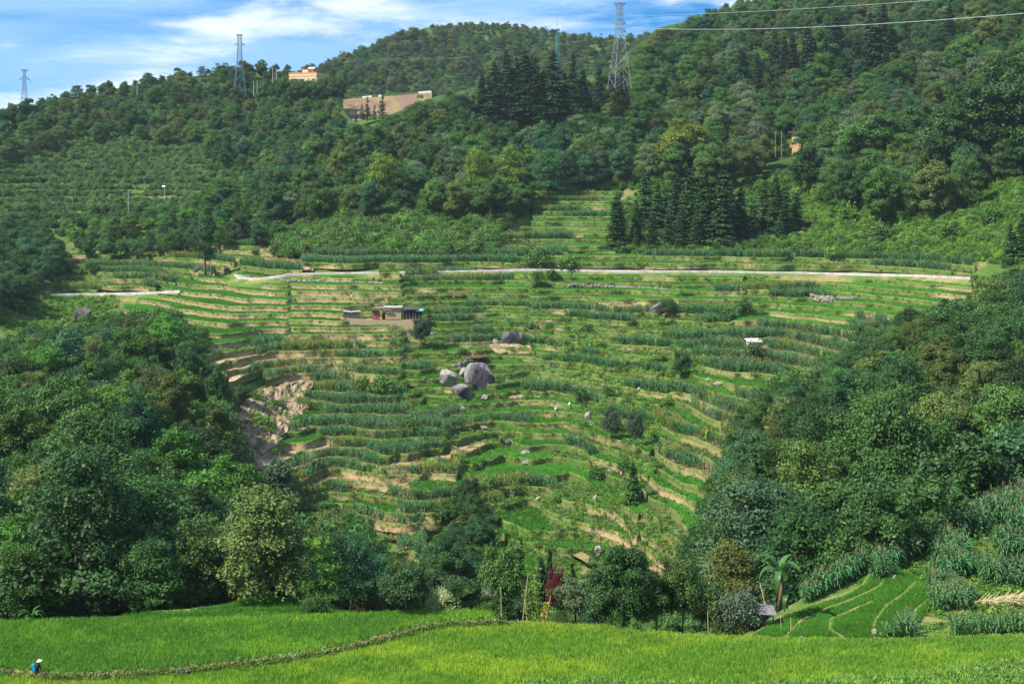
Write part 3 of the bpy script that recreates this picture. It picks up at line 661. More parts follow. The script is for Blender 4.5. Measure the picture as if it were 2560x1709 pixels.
# small plants: one mesh each
def maize_mesh(seed, mat):
    rng = np.random.default_rng(seed); V = []; Q = []; C = []
    def quadstrip(c, wd, wv, tone):
        k = len(V)
        for p, w_ in zip(c, wd): V.append(np.array(p) - wv * w_); V.append(np.array(p) + wv * w_); C.append(tone); C.append(tone)
        for i in range(len(c) - 1): Q.append((k + 2 * i, k + 2 * i + 1, k + 2 * i + 3, k + 2 * i + 2))
    for a in (0, 1.57): quadstrip([(0, 0, -0.1), (0, 0, 1.0), (0, 0, 1.75)], (0.035, 0.03, 0.012), np.array((math.cos(a), math.sin(a), 0)), (0.9, 0.95, 0.7))
    a0 = rng.random() * 3
    for i in range(10):
        a = a0 + i * math.pi + rng.normal() * 0.5; z = 0.25 + 0.145 * i; ln = 0.62 + 0.3 * math.sin(i / 9 * 3.1) + rng.normal() * 0.06
        d = np.array((math.cos(a), math.sin(a), 0)); s = np.array((-d[1], d[0], 0.25))
        quadstrip([d * 0.02 + (0, 0, z), d * ln * 0.38 + (0, 0, z + ln * 0.42), d * ln * 0.75 + (0, 0, z + ln * 0.36), d * ln + (0, 0, z + ln * 0.02)], (0.045, 0.06, 0.045, 0.005), s, np.array((1, 1, 1)) * (0.75 + 0.5 * rng.random()))
    for i in range(5):
        a = rng.random() * 6.3; quadstrip([(0, 0, 1.72), (math.cos(a) * 0.12, math.sin(a) * 0.12, 2.05 + 0.1 * rng.random())], (0.018, 0.012), np.array((-math.sin(a), math.cos(a), 0)), (3.0, 1.1, 1.6))
    return mesh_np('maize', V, Q, mat=mat, col=C)
def tuft_mesh(name, seed, n, h, rad, wd, mat, bend=0.35, tones=(0.7, 1.3)):
    rng = np.random.default_rng(seed); V = []; Q = []; T = []; C = []
    for i in range(n):
        a = rng.random() * 6.3; q = rad * rng.random() ** 0.5; b = np.array((math.cos(a) * q, math.sin(a) * q, -0.05)); hh = h * (0.65 + 0.5 * rng.random())
        la = rng.random() * 6.3; ld = np.array((math.cos(la), math.sin(la), 0)) * hh * bend * rng.random(); s = np.array((math.sin(a * 3 + i), math.cos(a * 3 + i), 0)) * wd
        k = len(V); m = b + ld * 0.3 + (0, 0, hh * 0.6); t = b + ld + (0, 0, hh)
        V += [b - s, b + s, m + s * 0.8, m - s * 0.8, t]; Q.append((k, k + 1, k + 2, k + 3)); T.append((k + 3, k + 2, k + 4)); C += [np.ones(3) * rng.uniform(*tones)] * 5
    return mesh_np(name, V, Q, T, mat=mat, col=C)
def weed_mesh(seed, mat, n=60, h=0.5, rad=0.45, s=0.16):
    rng = np.random.default_rng(seed); p = rng.normal(size=(n, 3)) * np.array((rad * 0.6, rad * 0.6, 0)); p[:, 2] = h * rng.random(n) * np.exp(-(p[:, 0] ** 2 + p[:, 1] ** 2) / rad ** 2)
    bag = LeafBag(); bag.add(p, rng.normal(size=(n, 3)) * 0.6 + np.array((0, 0, 0.9)), s * (0.6 + 0.8 * rng.random(n)), 0.7 + 0.6 * rng.random(n), 1.3, rng)
    return bag.mesh('weed', mat)

# ------------------------------------------------------------------ scattering (only for what nobody could count)
def proto_collection(name, meshes):
    c = bpy.data.collections.new(name)
    for i, me in enumerate(meshes):
        o = bpy.data.objects.new('%s_%02d' % (name, i), me); c.objects.link(o)
    return c
def scatter(name, pts, rot, scl, tintc, idx, coll, label, cat):
    n = len(pts); me = bpy.data.meshes.new(name); me.vertices.add(n); me.vertices.foreach_set('co', np.asarray(pts, np.float32).ravel())
    a = me.attributes.new('rot', 'FLOAT_VECTOR', 'POINT'); a.data.foreach_set('vector', np.asarray(rot, np.float32).ravel())
    s3 = np.asarray(scl, np.float32); s3 = np.repeat(s3[:, None], 3, 1) if s3.ndim == 1 else s3
    a = me.attributes.new('scl', 'FLOAT_VECTOR', 'POINT'); a.data.foreach_set('vector', s3.ravel())
    tt = np.ones((n, 4), np.float32); tt[:, :3] = tintc
    a = me.attributes.new('tint', 'FLOAT_COLOR', 'POINT'); a.data.foreach_set('color', tt.ravel())
    a = me.attributes.new('pick', 'INT', 'POINT'); a.data.foreach_set('value', np.asarray(idx, np.int32))
    o = link(name, me); g = bpy.data.node_groups.new(name, 'GeometryNodeTree')
    g.interface.new_socket('Geometry', in_out='INPUT', socket_type='NodeSocketGeometry'); g.interface.new_socket('Geometry', in_out='OUTPUT', socket_type='NodeSocketGeometry')
    gi = g.nodes.new('NodeGroupInput'); go = g.nodes.new('NodeGroupOutput'); ip = g.nodes.new('GeometryNodeInstanceOnPoints'); ci = g.nodes.new('GeometryNodeCollectionInfo')
    ci.inputs['Collection'].default_value = coll; ci.inputs['Separate Children'].default_value = True; ci.inputs['Reset Children'].default_value = True
    def att(nm, ty):
        x = g.nodes.new('GeometryNodeInputNamedAttribute'); x.data_type = ty; x.inputs['Name'].default_value = nm; return x.outputs['Attribute']
    er = g.nodes.new('FunctionNodeEulerToRotation'); g.links.new(att('rot', 'FLOAT_VECTOR'), er.inputs[0])
    g.links.new(gi.outputs[0], ip.inputs['Points']); g.links.new(ci.outputs[0], ip.inputs['Instance']); ip.inputs['Pick Instance'].default_value = True
    g.links.new(att('pick', 'INT'), ip.inputs['Instance Index']); g.links.new(er.outputs[0], ip.inputs['Rotation']); g.links.new(att('scl', 'FLOAT_VECTOR'), ip.inputs['Scale'])
    g.links.new(ip.outputs[0], go.inputs[0])
    m = o.modifiers.new('scatter', 'NODES'); m.node_group = g
    tag(o, label, cat, kind='stuff')
    return o
def zrot(n, tilt=0.0):
    r = np.zeros((n, 3)); r[:, 2] = RNG.random(n) * 6.283; r[:, :2] = RNG.normal(size=(n, 2)) * tilt; return r
def jcol(base, n, var=0.15, hue=0.06):
    b = np.asarray(base, float) * np.ones((n, 3)); return b * (1 + RNG.normal(size=(n, 1)) * var).clip(0.4, 1.8) * (1 + RNG.normal(size=(n, 3)) * hue).clip(0.6, 1.4)
C_RICE = proto_collection('rice tufts', [tuft_mesh('rice', 10 + i, 26, 0.55, 0.30, 0.022, M_LEAF_I) for i in range(4)])
C_RICE_FAR = proto_collection('far rice tufts', [tuft_mesh('rice', 20 + i, 26, 0.62, 0.50, 0.05, M_LEAF_I) for i in range(4)])
C_GRASS = proto_collection('grass tufts', [tuft_mesh('grass', 30 + i, 24, 0.45, 0.40, 0.04, M_LEAF_I, bend=0.8) for i in range(4)])
C_HERB = proto_collection('herb mounds', [weed_mesh(45 + i, M_LEAF_I, n=170, h=1.0, rad=1.0, s=0.24) for i in range(4)])
C_WEED = proto_collection('weeds', [weed_mesh(40 + i, M_LEAF_I) for i in range(5)])
MAIZE = [maize_mesh(50 + i, M_LEAF) for i in range(5)]
def retone(me, mat):
    c = me.copy(); c.materials.clear(); c.materials.append(mat); return c
C_MAIZE = proto_collection('maize plants', [retone(m, M_LEAF_I) for m in MAIZE])
SHR = PROTO['shrub']
C_SHRUB = proto_collection('shrubs', [retone(p['crown'], M_LEAF_I) for p in SHR])

# ---- rice of the near field
def near_rice():
    n = 62000; d = np.sqrt(RNG.uniform(108 ** 2, 134 ** 2, n)); u = RNG.uniform(-500, 3060, n)
    v = VH + CZ * F / d
    for _ in range(4): v = VH + (CZ - field_z(u, v)) * F / d
    b = pl(u, BUND); we = pl(u, WEED); ed = pl(u, VEDGE)
    keep = (v > ed + 4) & (v < we + 3 * RNG.normal(size=n)) & ~((np.abs(v - b + 4) < 11 + 4 * RNG.normal(size=n)) & (u < 1300))
    u, v, d, b = u[keep], v[keep], d[keep], b[keep]; P = world(u, v, d); n = len(u)
    left = ((v < b) & (u < 1260))[:, None]
    big = fbm(P[:, 0] / 6, P[:, 1] / 4, 201, 3)[:, None]; fine = fbm(P[:, 0] / 1.3, P[:, 1] / 1.3, 203, 2)[:, None]
    k = np.clip((big - 0.38) * 3.2 + (fine - 0.5) * 1.4, 0, 1)
    cl = np.array((0.115, 0.265, 0.036)) + (np.array((0.19, 0.36, 0.04)) - np.array((0.115, 0.265, 0.036))) * k
    cr = np.array((0.165, 0.32, 0.036)) + (np.array((0.30, 0.43, 0.042)) - np.array((0.165, 0.32, 0.036))) * k
    fade = np.clip((u - 1500) / 900, 0, 1)[:, None]; cr = cr * (1 - fade * 0.5) + cl * fade * 0.5
    c = np.where(left, cl, cr) * (1 + RNG.normal(size=(n, 1)) * 0.10)
    scatter('rice', P, zrot(n, 0.1), 0.85 + 0.3 * RNG.random(n), c, RNG.integers(0, 4, n), C_RICE, 'bright green rice plants filling the near field', 'rice')
near_rice()
# ---- weeds on the bund and the field edges
def on_field(n, fn, spread):
    pts = []
    u = RNG.uniform(-400, 2960, n); v = fn(u) + RNG.normal(size=n) * spread; d = field_d(u, v); return u, v, world(u, v, d)
u, v, P = on_field(9000, lambda u: np.where(u < 1280, pl(u, BUND) - 4, pl(u, VEDGE) + 2), 9.0)
k = v > pl(u, VEDGE) - 1; P = P[k]; u = u[k]; n = len(P)
c = jcol((0.13, 0.21, 0.045), n, 0.3, 0.12); s = RNG.random(n); c[s < 0.05] = jcol((0.33, 0.40, 0.33), (s < 0.05).sum(), 0.15); c[(s > 0.05) & (s < 0.32)] = jcol((0.30, 0.24, 0.10), ((s > 0.05) & (s < 0.32)).sum(), 0.2)
scatter('bund_weeds', P, zrot(n, 0.15), 0.35 + 0.4 * RNG.random(n), c, RNG.integers(0, 5, n), C_WEED, 'low silvery and straw coloured weeds along the bund', 'weeds')
n = 7000; u = RNG.uniform(1100, 2900, n); v = pl(u, WEED) + np.abs(RNG.normal(size=n)) * 45; k = v < 1760; u, v = u[k], v[k]; P = world(u, v, field_d(u, v)); n = len(P)
scatter('field_edge_grass', P, zrot(n, 0.2), 0.7 + 0.7 * RNG.random(n), jcol((0.15, 0.28, 0.045), n, 0.25, 0.12), RNG.integers(0, 4, n), C_GRASS, 'rank grass on the bank at the bottom edge', 'grass')
k = RNG.random(n) < 0.22; n2 = int(k.sum())
scatter('field_edge_weeds', P[k], zrot(n2, 0.2), 0.6 + 0.6 * RNG.random(n2), jcol((0.11, 0.19, 0.06), n2, 0.35, 0.2), RNG.integers(0, 5, n2), C_WEED, 'broad leaved weeds on the bank at the bottom edge', 'weeds')
# ---- paddies of the shelf and the spur
def poly_points(poly, n):
    a = np.array(poly, float); out_u = RNG.uniform(a[:, 0].min(), a[:, 0].max(), n); out_v = RNG.uniform(a[:, 1].min(), a[:, 1].max(), n); k = inpoly(out_u, out_v, poly); return out_u[k], out_v[k]
def bund_free(u, v, bunds, w_):
    dm = np.full(len(u), 1e9)
    for b in bunds: dm = np.minimum(dm, seg_dist(u, v, b))
    return dm > w_
u, v = poly_points(SPUR_RICE, 16000); k = bund_free(u, v, SPUR_BUNDS, 8.0); u, v = u[k], v[k]; P = world(u, v, SPURd(u, v)); n = len(u)
u2, v2 = poly_points([(240,1556)] + SHELF_TOP[1:] + [(900,1556)], 9000); k = bund_free(u2, v2, SHELF_BUNDS, 4.5); u2, v2 = u2[k], v2[k]; P2 = world(u2, v2, SHELFd(u2, v2))
P = np.concatenate([P, P2]); n = len(P); kk = fbm(P[:, 0] / 5, P[:, 1] / 3, 211, 2)[:, None]
scatter('paddy_rice', P, zrot(n, 0.1), 0.8 + 0.3 * RNG.random(n), np.array((0.065, 0.19, 0.022)) * (0.8 + 0.6 * kk) * (1 + RNG.normal(size=(n, 1)) * 0.1), RNG.integers(0, 4, n), C_RICE, 'dark green rice in the small curved paddies', 'rice')
# ---- terraces
A = np.concatenate(SC['rice']); n = len(A)
kk = fbm(A[:, 0] / 25, A[:, 1] / 12, 221, 2)[:, None]
scatter('terrace_rice', A[:, :3], zrot(n, 0.1), 0.85 + 0.4 * RNG.random(n), np.array((0.075, 0.23, 0.028)) * (0.75 + 0.7 * kk) * A[:, 3:4] ** 0.6 * (1 + RNG.normal(size=(n, 1)) * 0.12), RNG.integers(0, 4, n), C_RICE_FAR, 'green rice standing on the treads of the terraces', 'rice')
MZ = np.concatenate(SC['maize'])
A = np.concatenate(SC['lip']); n = len(A); d_ = np.clip(A[:, 3:4], 0, 1) * 0.855
c = jcol((0.125, 0.225, 0.035), n, 0.25, 0.1) * (1 - d_) + jcol((0.20, 0.19, 0.07), n, 0.25, 0.1) * d_
scatter('terrace_grass', A[:, :3], zrot(n, 0.35), 0.5 + 0.6 * RNG.random(n), c, RNG.integers(0, 4, n), C_GRASS, 'grass along the edges of the terraces', 'grass')
A = np.concatenate(SC['riser']); n = len(A); d_ = np.clip(A[:, 3:4], 0, 1) * 0.85
c = jcol((0.095, 0.18, 0.034), n, 0.35, 0.12) * (1 - d_) + jcol((0.27, 0.25, 0.09), n, 0.35, 0.14) * d_
s = RNG.random(n) < 0.03; c[s] = jcol((0.30, 0.36, 0.30), s.sum(), 0.1)
scatter('riser_weeds', A[:, :3], zrot(n, 0.4), 0.7 + 0.9 * RNG.random(n), c, RNG.integers(0, 5, n), C_WEED, 'weeds growing on the risers of the terraces', 'weeds')

# ------------------------------------------------------------------ where things stand: the topmost ground seen at (u, v), or below a point
_V = np.concatenate(BVH_V); _F = np.concatenate(BVH_F)
BVH = BVHTree.FromPolygons(_V.tolist(), _F.tolist(), all_triangles=False)
def gp(u, v):
    """ground point seen at photo position (u, v)"""
    d = Vector(((u - 1280) / F, 1, -(v - VH) / F)).normalized()
    h = BVH.ray_cast(Vector((0, 0, CZ)) + d * 20, d, 5000)
    return h[0] if h[0] is not None else Vector(world(u, v, float(Gd(u, v))))
def drop(x, y, z=400):
    h = BVH.ray_cast(Vector((x, y, z)), Vector((0, 0, -1)), 2000)
    return h[0].z if h[0] is not None else 0.0

# ------------------------------------------------------------------ woods
def place(kind, u, vb, vt=None, wpx=None, tintc=(0.05, 0.1, 0.02), d=None, name='broadleaf_tree', label=None, cat='tree', group=None, var=None, loc=None):
    """a tree thing standing at (u, vb), its top at vt, its crown wpx wide (photo pixels)"""
    P = PROTO[kind]; p = P[(var if var is not None else random.randrange(len(P))) % len(P)]
    g = Vector(loc) if loc is not None else (gp(u, vb) if d is None else Vector(world(u, vb, d)))
    dd = g.y
    sz = (vb - vt) * dd / F / p['H'] if vt is not None else 1.0
    sx = wpx * dd / F / p['W'] if wpx else sz
    r = empty(name, g, random.uniform(0, 6.28)); r.scale = (sx, sx, sz); tag(r, label, cat, group)
    if p['trunk']:
        t = link('trunk', p['trunk'], r); t.color = (1, 1, 1, 1)
    c = link('crown', p['crown'], r); c.color = (*tintc, 1)
    return r
G_DARK, G_MID, G_BLUE, G_YEL, G_LIME, G_GREY, G_CON, G_OLIVE = (0.040,0.098,0.022), (0.062,0.135,0.026), (0.040,0.110,0.040), (0.125,0.20,0.020), (0.070,0.180,0.022), (0.115,0.160,0.075), (0.030,0.068,0.022), (0.095,0.140,0.030)
WOOD = {  # name: (canopy polygon, spacing m, kinds, tints, size range, phrase)
 'left': ([(-200,880),(0,870),(70,840),(150,830),(300,800),(430,795),(510,850),(500,950),(560,985),(590,1040),(575,1090),(640,1190),(690,1250),(830,1290),(940,1350),(1000,1440),(1010,1520),(760,1520),(650,1480),(500,1505),(250,1535),(-200,1555)], 6.6,
          ('broad','layered','broad','layered','tall','bamboo'), (G_DARK,G_DARK,G_MID,G_BLUE,G_LIME,G_OLIVE), (0.7,1.5), 'in the wood left of the ravine'),
 'right': ([(1700,1575),(1690,1470),(1715,1390),(1750,1290),(1795,1190),(1860,1020),(1960,960),(2070,905),(2140,845),(2290,806),(2400,755),(2455,712),(2560,680),(2800,660),(2800,1240),(2560,1250),(2400,1310),(2280,1370),(2190,1410),(2100,1460),(2000,1500),(1900,1570)], 6.8,
          ('layered','layered','broad','layered','tall','broad'), (G_DARK,G_DARK,G_BLUE,G_MID,G_DARK,G_OLIVE), (0.75,1.6), 'in the wood right of the terraces'),
 'middle': ([(640,440),(760,360),(860,330),(980,310),(1060,260),(1180,235),(1400,220),(1540,200),(1570,150),(1640,90),(1740,50),(1880,0),(2100,-60),(2820,-180),(2820,480),(2560,370),(2470,420),(2380,470),(2240,490),(2060,440),(1930,395),(1800,420),(1640,400),(1540,410),(1440,425),(1330,440),(1310,500),(1150,500),(980,500),(880,500),(780,520),(680,520)], 7.0,
          ('broad','layered','broad','layered','tall','broad'), (G_DARK,G_MID,G_BLUE,G_MID,G_GREY,G_OLIVE), (0.7,1.55), 'in the wood across the middle of the hill'),
 'crest': ([(-200,290),(0,275),(200,225),(400,190),(600,170),(740,165),(830,200),(870,280),(850,330),(760,360),(650,420),(560,400),(500,345),(330,330),(180,330),(80,370),(-200,420)], 6.6,
          ('broad','broad','small','layered'), (G_MID,G_DARK,G_BLUE,G_OLIVE), (0.45,1.1), 'along the crest of the left hill'),
 'west': ([(-200,540),(0,545),(110,560),(170,620),(110,700),(60,735),(-200,750)], 5.5, ('broad','layered'), (G_DARK,G_BLUE), (0.8,1.1), 'in the clump at the left edge'),
 'hedge': ([(160,560),(300,500),(420,520),(560,470),(680,480),(760,530),(700,590),(560,590),(400,620),(190,620)], 6.0, ('small','broad','layered','small'), (G_MID,G_DARK,G_LIME,G_BLUE), (0.5,0.85), 'in the hedge above the small left terraces'),
 'fringe': ([(900,1420),(1010,1440),(1120,1440),(1180,1490),(1180,1535),(960,1535),(900,1500)], 4.6, ('small','broad'), (G_DARK,G_OLIVE,G_BLUE), (0.6,0.85), 'at the end of the ravine behind the rice field'),
 'gully': ([(1130,1200),(1190,1200),(1230,1260),(1235,1380),(1180,1440),(1090,1440),(1050,1390),(1110,1310)], 4.6, ('small','broad'), (G_DARK,G_BLUE), (0.5,0.8), 'in the gully below the terraces'),
}
HOLES = [[(722,150),(835,150),(835,200),(722,200)], [(850,225),(1075,225),(1040,262),(960,275),(900,300),(845,300)], [(1930,300),(2022,300),(2022,400),(1975,440),(1910,440),(1910,400),(1930,380)],
         [(690,1130),(590,1040),(700,960),(790,960),(700,1160)], [(1280,1400),(1560,1400),(1560,1560),(1280,1560)], [(1110,1440),(1320,1440),(1320,1560),(1110,1560)]]
TREES = []     # dict(u, v, d, kind, variant, scale, tint, wood)
def fill_wood(key, poly, spacing, kinds, tints, srange, phrase, dfun=Gd, tries=26000, rng=np.random.default_rng(77), zfix=0):
    a = np.array(poly, float); u = rng.uniform(a[:, 0].min(), a[:, 0].max(), tries); v = rng.uniform(a[:, 1].min() - 5, min(a[:, 1].max() + 140, 1600), tries)
    d = dfun(u, v); cell = {}; n = 0
    # sample evenly over the ground, not over the picture
    W = world(u, v, d); keep = []
    fl = fbm(W[:, 0] / 35, W[:, 1] / 35, 301, 3)
    for i in range(tries):
        k = int(rng.integers(0, len(kinds))); kind = kinds[k]; vv = int(rng.integers(0, len(PROTO[kind]))); p = PROTO[kind][vv]
        s = rng.uniform(*srange) * (0.85 + 0.5 * (fl[i] - 0.35))
        hp = p['H'] * s * F / d[i]; wp = p['W'] * s * F / d[i]
        cu, cv = u[i], v[i] - 0.58 * hp
        if not (inpoly(np.array([cu, cu - wp * .22, cu + wp * .22]), np.array([cv, cv, cv]), poly).sum() >= 2): continue
        if key in ('left', 'right', 'west', 'gully'):
            if inpoly(np.array([cu, cu - wp * .3, cu + wp * .3]), np.array([v[i] - 0.97 * hp, v[i] - .8 * hp, v[i] - .8 * hp]), [(x, y - 8) for x, y in poly]).sum() < 3: continue
        elif not inpoly(np.array([cu]), np.array([v[i] - 0.93 * hp]), [(x, y - 14) for x, y in poly])[0] and cv > a[:, 1].min() + 40: continue
        if key != 'far' and any(inpoly(np.array([cu]), np.array([cv]), h)[0] for h in HOLES): continue
        if v[i] > pl(u[i], VEDGE) - 3: continue
        x, y = W[i, 0], W[i, 1]; sp = spacing * (0.8 + 0.4 * s); gx, gy = int(x // spacing), int(y // spacing)
        if any((x - q[0]) ** 2 + (y - q[1]) ** 2 < sp * sp * 0.8 for ax in (-1, 0, 1) for ay in (-1, 0, 1) for q in cell.get((gx + ax, gy + ay), ())): continue
        cell.setdefault((gx, gy), []).append((x, y))
        t = np.array(tints[int(rng.integers(0, len(tints)))])
        if kind == 'bamboo': t = np.array(G_LIME) * 0.8
        t = t * (0.72 + 0.62 * rng.random()) * (1 + rng.normal(size=3) * 0.06)
        TREES.append(dict(u=u[i], v=v[i], d=d[i], kind=kind, var=vv, s=s, tint=t, wood=key, P=W[i])); n += 1
    return n
for k_, a_ in WOOD.items():
    n_ = fill_wood(k_, *a_, tries={'middle': 30000, 'left': 14000, 'right': 14000, 'crest': 16000}.get(k_, 4000))
    print('wood', k_, n_)
FAR_POLY = [(500,330),(560,310),(700,195),(800,165),(900,126),(980,90),(1080,64),(1200,58),(1300,66),(1420,82),(1530,98),(1640,90),(1760,110),(1760,330),(860,400),(700,330)]
n_ = fill_wood('far', FAR_POLY, 6.5, ('broad','small','broad','layered'), (G_MID,G_DARK,G_OLIVE,(0.10,0.125,0.035),(0.10,0.16,0.03),G_BLUE), (0.55,1.35), 'on the far hill', dfun=FARd, tries=30000)
print('wood far', n_, 'total', len(TREES))

# how much of every tree shows: nearest first over a coarse picture
def shown(items, wf):
    buf = np.zeros((430, 640), bool); order = np.argsort([t['d'] for t in items]); vis = np.zeros(len(items))
    for i in order:
        t = items[i]; h, w_ = wf(t); k = F / t['d'] / 4
        cu, cv, rw, rh = t['u'] / 4, t['v'] / 4 - 0.55 * h * k, 0.42 * w_ * k, 0.42 * h * k
        x0, x1, y0, y1 = int(cu - rw), int(cu + rw) + 1, int(cv - rh), int(cv + rh) + 1
        x0, y0 = max(x0, 0), max(y0, 0); x1, y1 = min(x1, 640), min(y1, 428)
        if x1 <= x0 or y1 <= y0: continue
        yy, xx = np.mgrid[y0:y1, x0:x1]; e = ((xx + .5 - cu) / max(rw, .6)) ** 2 + ((yy + .5 - cv) / max(rh, .6)) ** 2 < 1
        vis[i] = (e & ~buf[y0:y1, x0:x1]).sum(); buf[y0:y1, x0:x1] |= e
    return vis
vis_ = shown(TREES, lambda t: (PROTO[t['kind']][t['var']]['H'] * t['s'], PROTO[t['kind']][t['var']]['W'] * t['s']))
order_ = np.argsort(-vis_)
LANDMARKS = [  # (u, v, phrase)
 (660,1060,'the brown landslide'),(1200,940,'the largest boulder'),(955,785,'the yellow field hut'),(775,190,'the yellow building'),(950,255,'the brown dam'),(600,180,'the middle pylon'),(60,220,'the left pylon'),(1550,120,'the tallest pylon'),(1393,130,'the antenna mast'),
 (515,600,'the lone poplar'),(200,790,'the dark creeper boulder'),(1885,860,'the grey field shed'),(1990,345,'the small yellow house'),(1942,420,'the white car'),(1700,560,'the roadside conifer stand'),(1560,1480,'the large round tree'),(2130,1530,'the curved right paddies'),(640,1510,'the small dark paddy'),(1200,440,'the yellow green pair'),(960,450,'the lone yellow tree'),
 (90,1680,'the walker'),(300,750,'the two leaning poles'),(1945,1410,'the tall banana plant'),(2480,1500,'the dry stalk heap'),(1220,1475,'the straw heap'),(2060,120,'the right hill conifers'),(1700,370,'the golden green tree'),(410,480,'the street lamp')]
def tone_word(t):
    t = np.asarray(t); r = t[0] / t[1]; s_ = t.sum()
    if t[2] / t[1] > 0.5: return 'greyish'
    if r > 0.72: return 'olive'
    if t[2] / t[1] > 0.40: return 'bluish'
    if s_ > 0.2: return 'bright'
    return 'dark' if s_ < 0.135 else 'mid'
SHAPE = {'broad': 'broad crowned', 'tall': 'tall narrow crowned', 'small': 'low rounded', 'layered': 'layered', 'bamboo': 'feathery', 'conifer': 'pointed', 'thin_conifer': 'thin', 'shrub': 'rounded'}
def nth(i): return ['first', 'second', 'third', 'fourth', 'fifth', 'sixth', 'seventh', 'eighth', 'ninth', 'tenth', 'eleventh', 'twelfth'][i] if i < 12 else str(i + 1) + 'th'
def near_phrase(u, v):
    lu, lv, ph = min(LANDMARKS, key=lambda q: (q[0] - u) ** 2 + ((q[1] - v) * 1.2) ** 2); du, dv = u - lu, v - lv
    far_ = math.hypot(du, dv) > 260
    if abs(du) > abs(dv) * 1.2: s_ = 'left of ' if du < 0 else 'right of '
    else: s_ = 'above ' if dv < 0 else 'below '
    return ('well ' if far_ else 'just ') + s_ + ph
def settle_labels(lst):
    """lst of (object, words before, u, v): add the nearest landmark, then count from the left where that is not enough"""
    by = {}
    for o, w_, u, v in lst: by.setdefault((w_, near_phrase(u, v)), []).append((u, v, o))
    for (w_, ph), it in by.items():
        it.sort(key=lambda q: q[0])
        for i, (u, v, o) in enumerate(it):
            o['label'] = '%s %s' % (w_, ph) if len(it) == 1 else '%s %s, %s from left' % (w_, ph, nth(i))
LABELS = []
ntree = 0
rest = []
for i in order_:
    t = TREES[i]
    if ntree < 285 and vis_[i] > 2 and t['wood'] != 'far':
        p = PROTO[t['kind']][t['var']]; nm = 'bamboo_clump' if t['kind'] == 'bamboo' else 'broadleaf_tree'
        z = drop(t['P'][0], t['P'][1]) if t['wood'] in ('gully', 'fringe') else t['P'][2]
        r = empty(nm, (t['P'][0], t['P'][1], z - 0.3), random.uniform(0, 6.28)); r.scale = (t['s'],) * 3
        tag(r, None, 'bamboo' if t['kind'] == 'bamboo' else 'tree', {'left': 'trees of the left wood', 'right': 'trees of the right wood', 'middle': 'trees of the wood on the hill', 'crest': 'trees along the left crest'}.get(t['wood'], 'trees between the fields'))
        link('culms' if t['kind'] == 'bamboo' else 'trunk', p['trunk'], r); c = link('crown', p['crown'], r); c.color = (*t['tint'], 1)
        LABELS.append((r, '%s green %s %s' % (tone_word(t['tint']), SHAPE[t['kind']], 'bamboo' if t['kind'] == 'bamboo' else 'tree'), t['u'], t['v'] - 0.5 * p['H'] * t['s'] * F / t['d'])); ntree += 1
    else: rest.append(t)
def joined(p, mat):
    """crown and trunk as one mesh for the trees nobody could count"""
    c = p['crown']; nv = len(c.vertices); V = np.empty(nv * 3, np.float32); c.vertices.foreach_get('co', V); nq = len(c.polygons); Q = np.empty(nq * 4, np.int32); c.loops.foreach_get('vertex_index', Q)
    k = np.empty(nv * 4, np.float32); c.color_attributes['tone'].data.foreach_get('color', k)
    return mesh_np('tree', V, Q.reshape(-1, 4), mat=mat, col=k.reshape(-1, 4)[:, :3])
KIDX = {}; far_meshes = []
for kd in ('broad', 'tall', 'small', 'layered', 'bamboo'):
    for j, p in enumerate(PROTO[kd]): KIDX[(kd, j)] = len(far_meshes); far_meshes.append(joined(p, M_LEAF_I))
C_TREES = proto_collection('wood trees', far_meshes)
for nm, lb, sel in (('far_wood', 'woods covering the distant hill, single trees too small to tell apart', [t for t in rest if t['wood'] == 'far']), ('wood', 'rest of the dense green wood on the slopes, crowns running into each other', [t for t in rest if t['wood'] != 'far'])):
    n = len(sel); Pp = np.array([t['P'] for t in sel]) - np.array((0, 0, 0.3))
    scatter(nm, Pp, zrot(n), np.array([t['s'] for t in sel]), np.array([t['tint'] for t in sel]), [KIDX[(t['kind'], t['var'])] for t in sel], C_TREES, lb, 'wood')
# undergrowth: fills the ground of the woods and the shrubby slopes
def cover(name, poly, n, scale, tints, coll, nproto, label, cat, dfun=Gd, holes=True, snap=False, tilt=0.15, rows=0.0):
    u, v = poly_points(poly, n)
    k = np.ones(len(u), bool)
    k &= v < pl(u, VEDGE) - 2
    if holes:
        for h in HOLES[:2]: k &= ~inpoly(u, v, h)
    u, v = u[k], v[k]; d = dfun(u, v); n = len(u)
    if rows:
        for _ in range(2):
            z = CZ - (v - VH) / F * d; v = v + (z - np.round(z / rows) * rows) * F / d; d = dfun(u, v)
        v = v + RNG.normal(size=n) * 1.9; d = dfun(u, v)
    kp = RNG.random(n) < np.clip((d / np.percentile(d, 98)) ** 2 if n else 1, 0.1, 1); u, v, d = u[kp], v[kp], d[kp]; n = len(u)
    P = world(u, v, d)
    patch_ = fbm(P[:, 0] / 16, P[:, 1] / 16, 777, 3); kp = RNG.random(n) < np.clip((patch_ - 0.22) * 4.0, 0.12, 1); u, v, d, P, patch_ = u[kp], v[kp], d[kp], P[kp], patch_[kp]; n = len(u)
    if snap: P[:, 2] = [drop(p[0], p[1], p[2] + 12) for p in P]
    T = np.array(tints)[RNG.integers(0, len(tints), n)] * (1 + RNG.normal(size=(n, 1)) * 0.22).clip(0.5, 1.7) * (1 + RNG.normal(size=(n, 3)) * 0.07)
    return scatter(name, P - np.array((0, 0, 0.15)), zrot(n, tilt), (scale[0] + (scale[1] - scale[0]) * RNG.random(n) ** 1.4) * (0.65 + 0.7 * patch_), T, RNG.integers(0, nproto, n), coll, label, cat)
SG = (0.10,0.20,0.03); SG2 = (0.07,0.145,0.03); SG3 = (0.13,0.25,0.035)
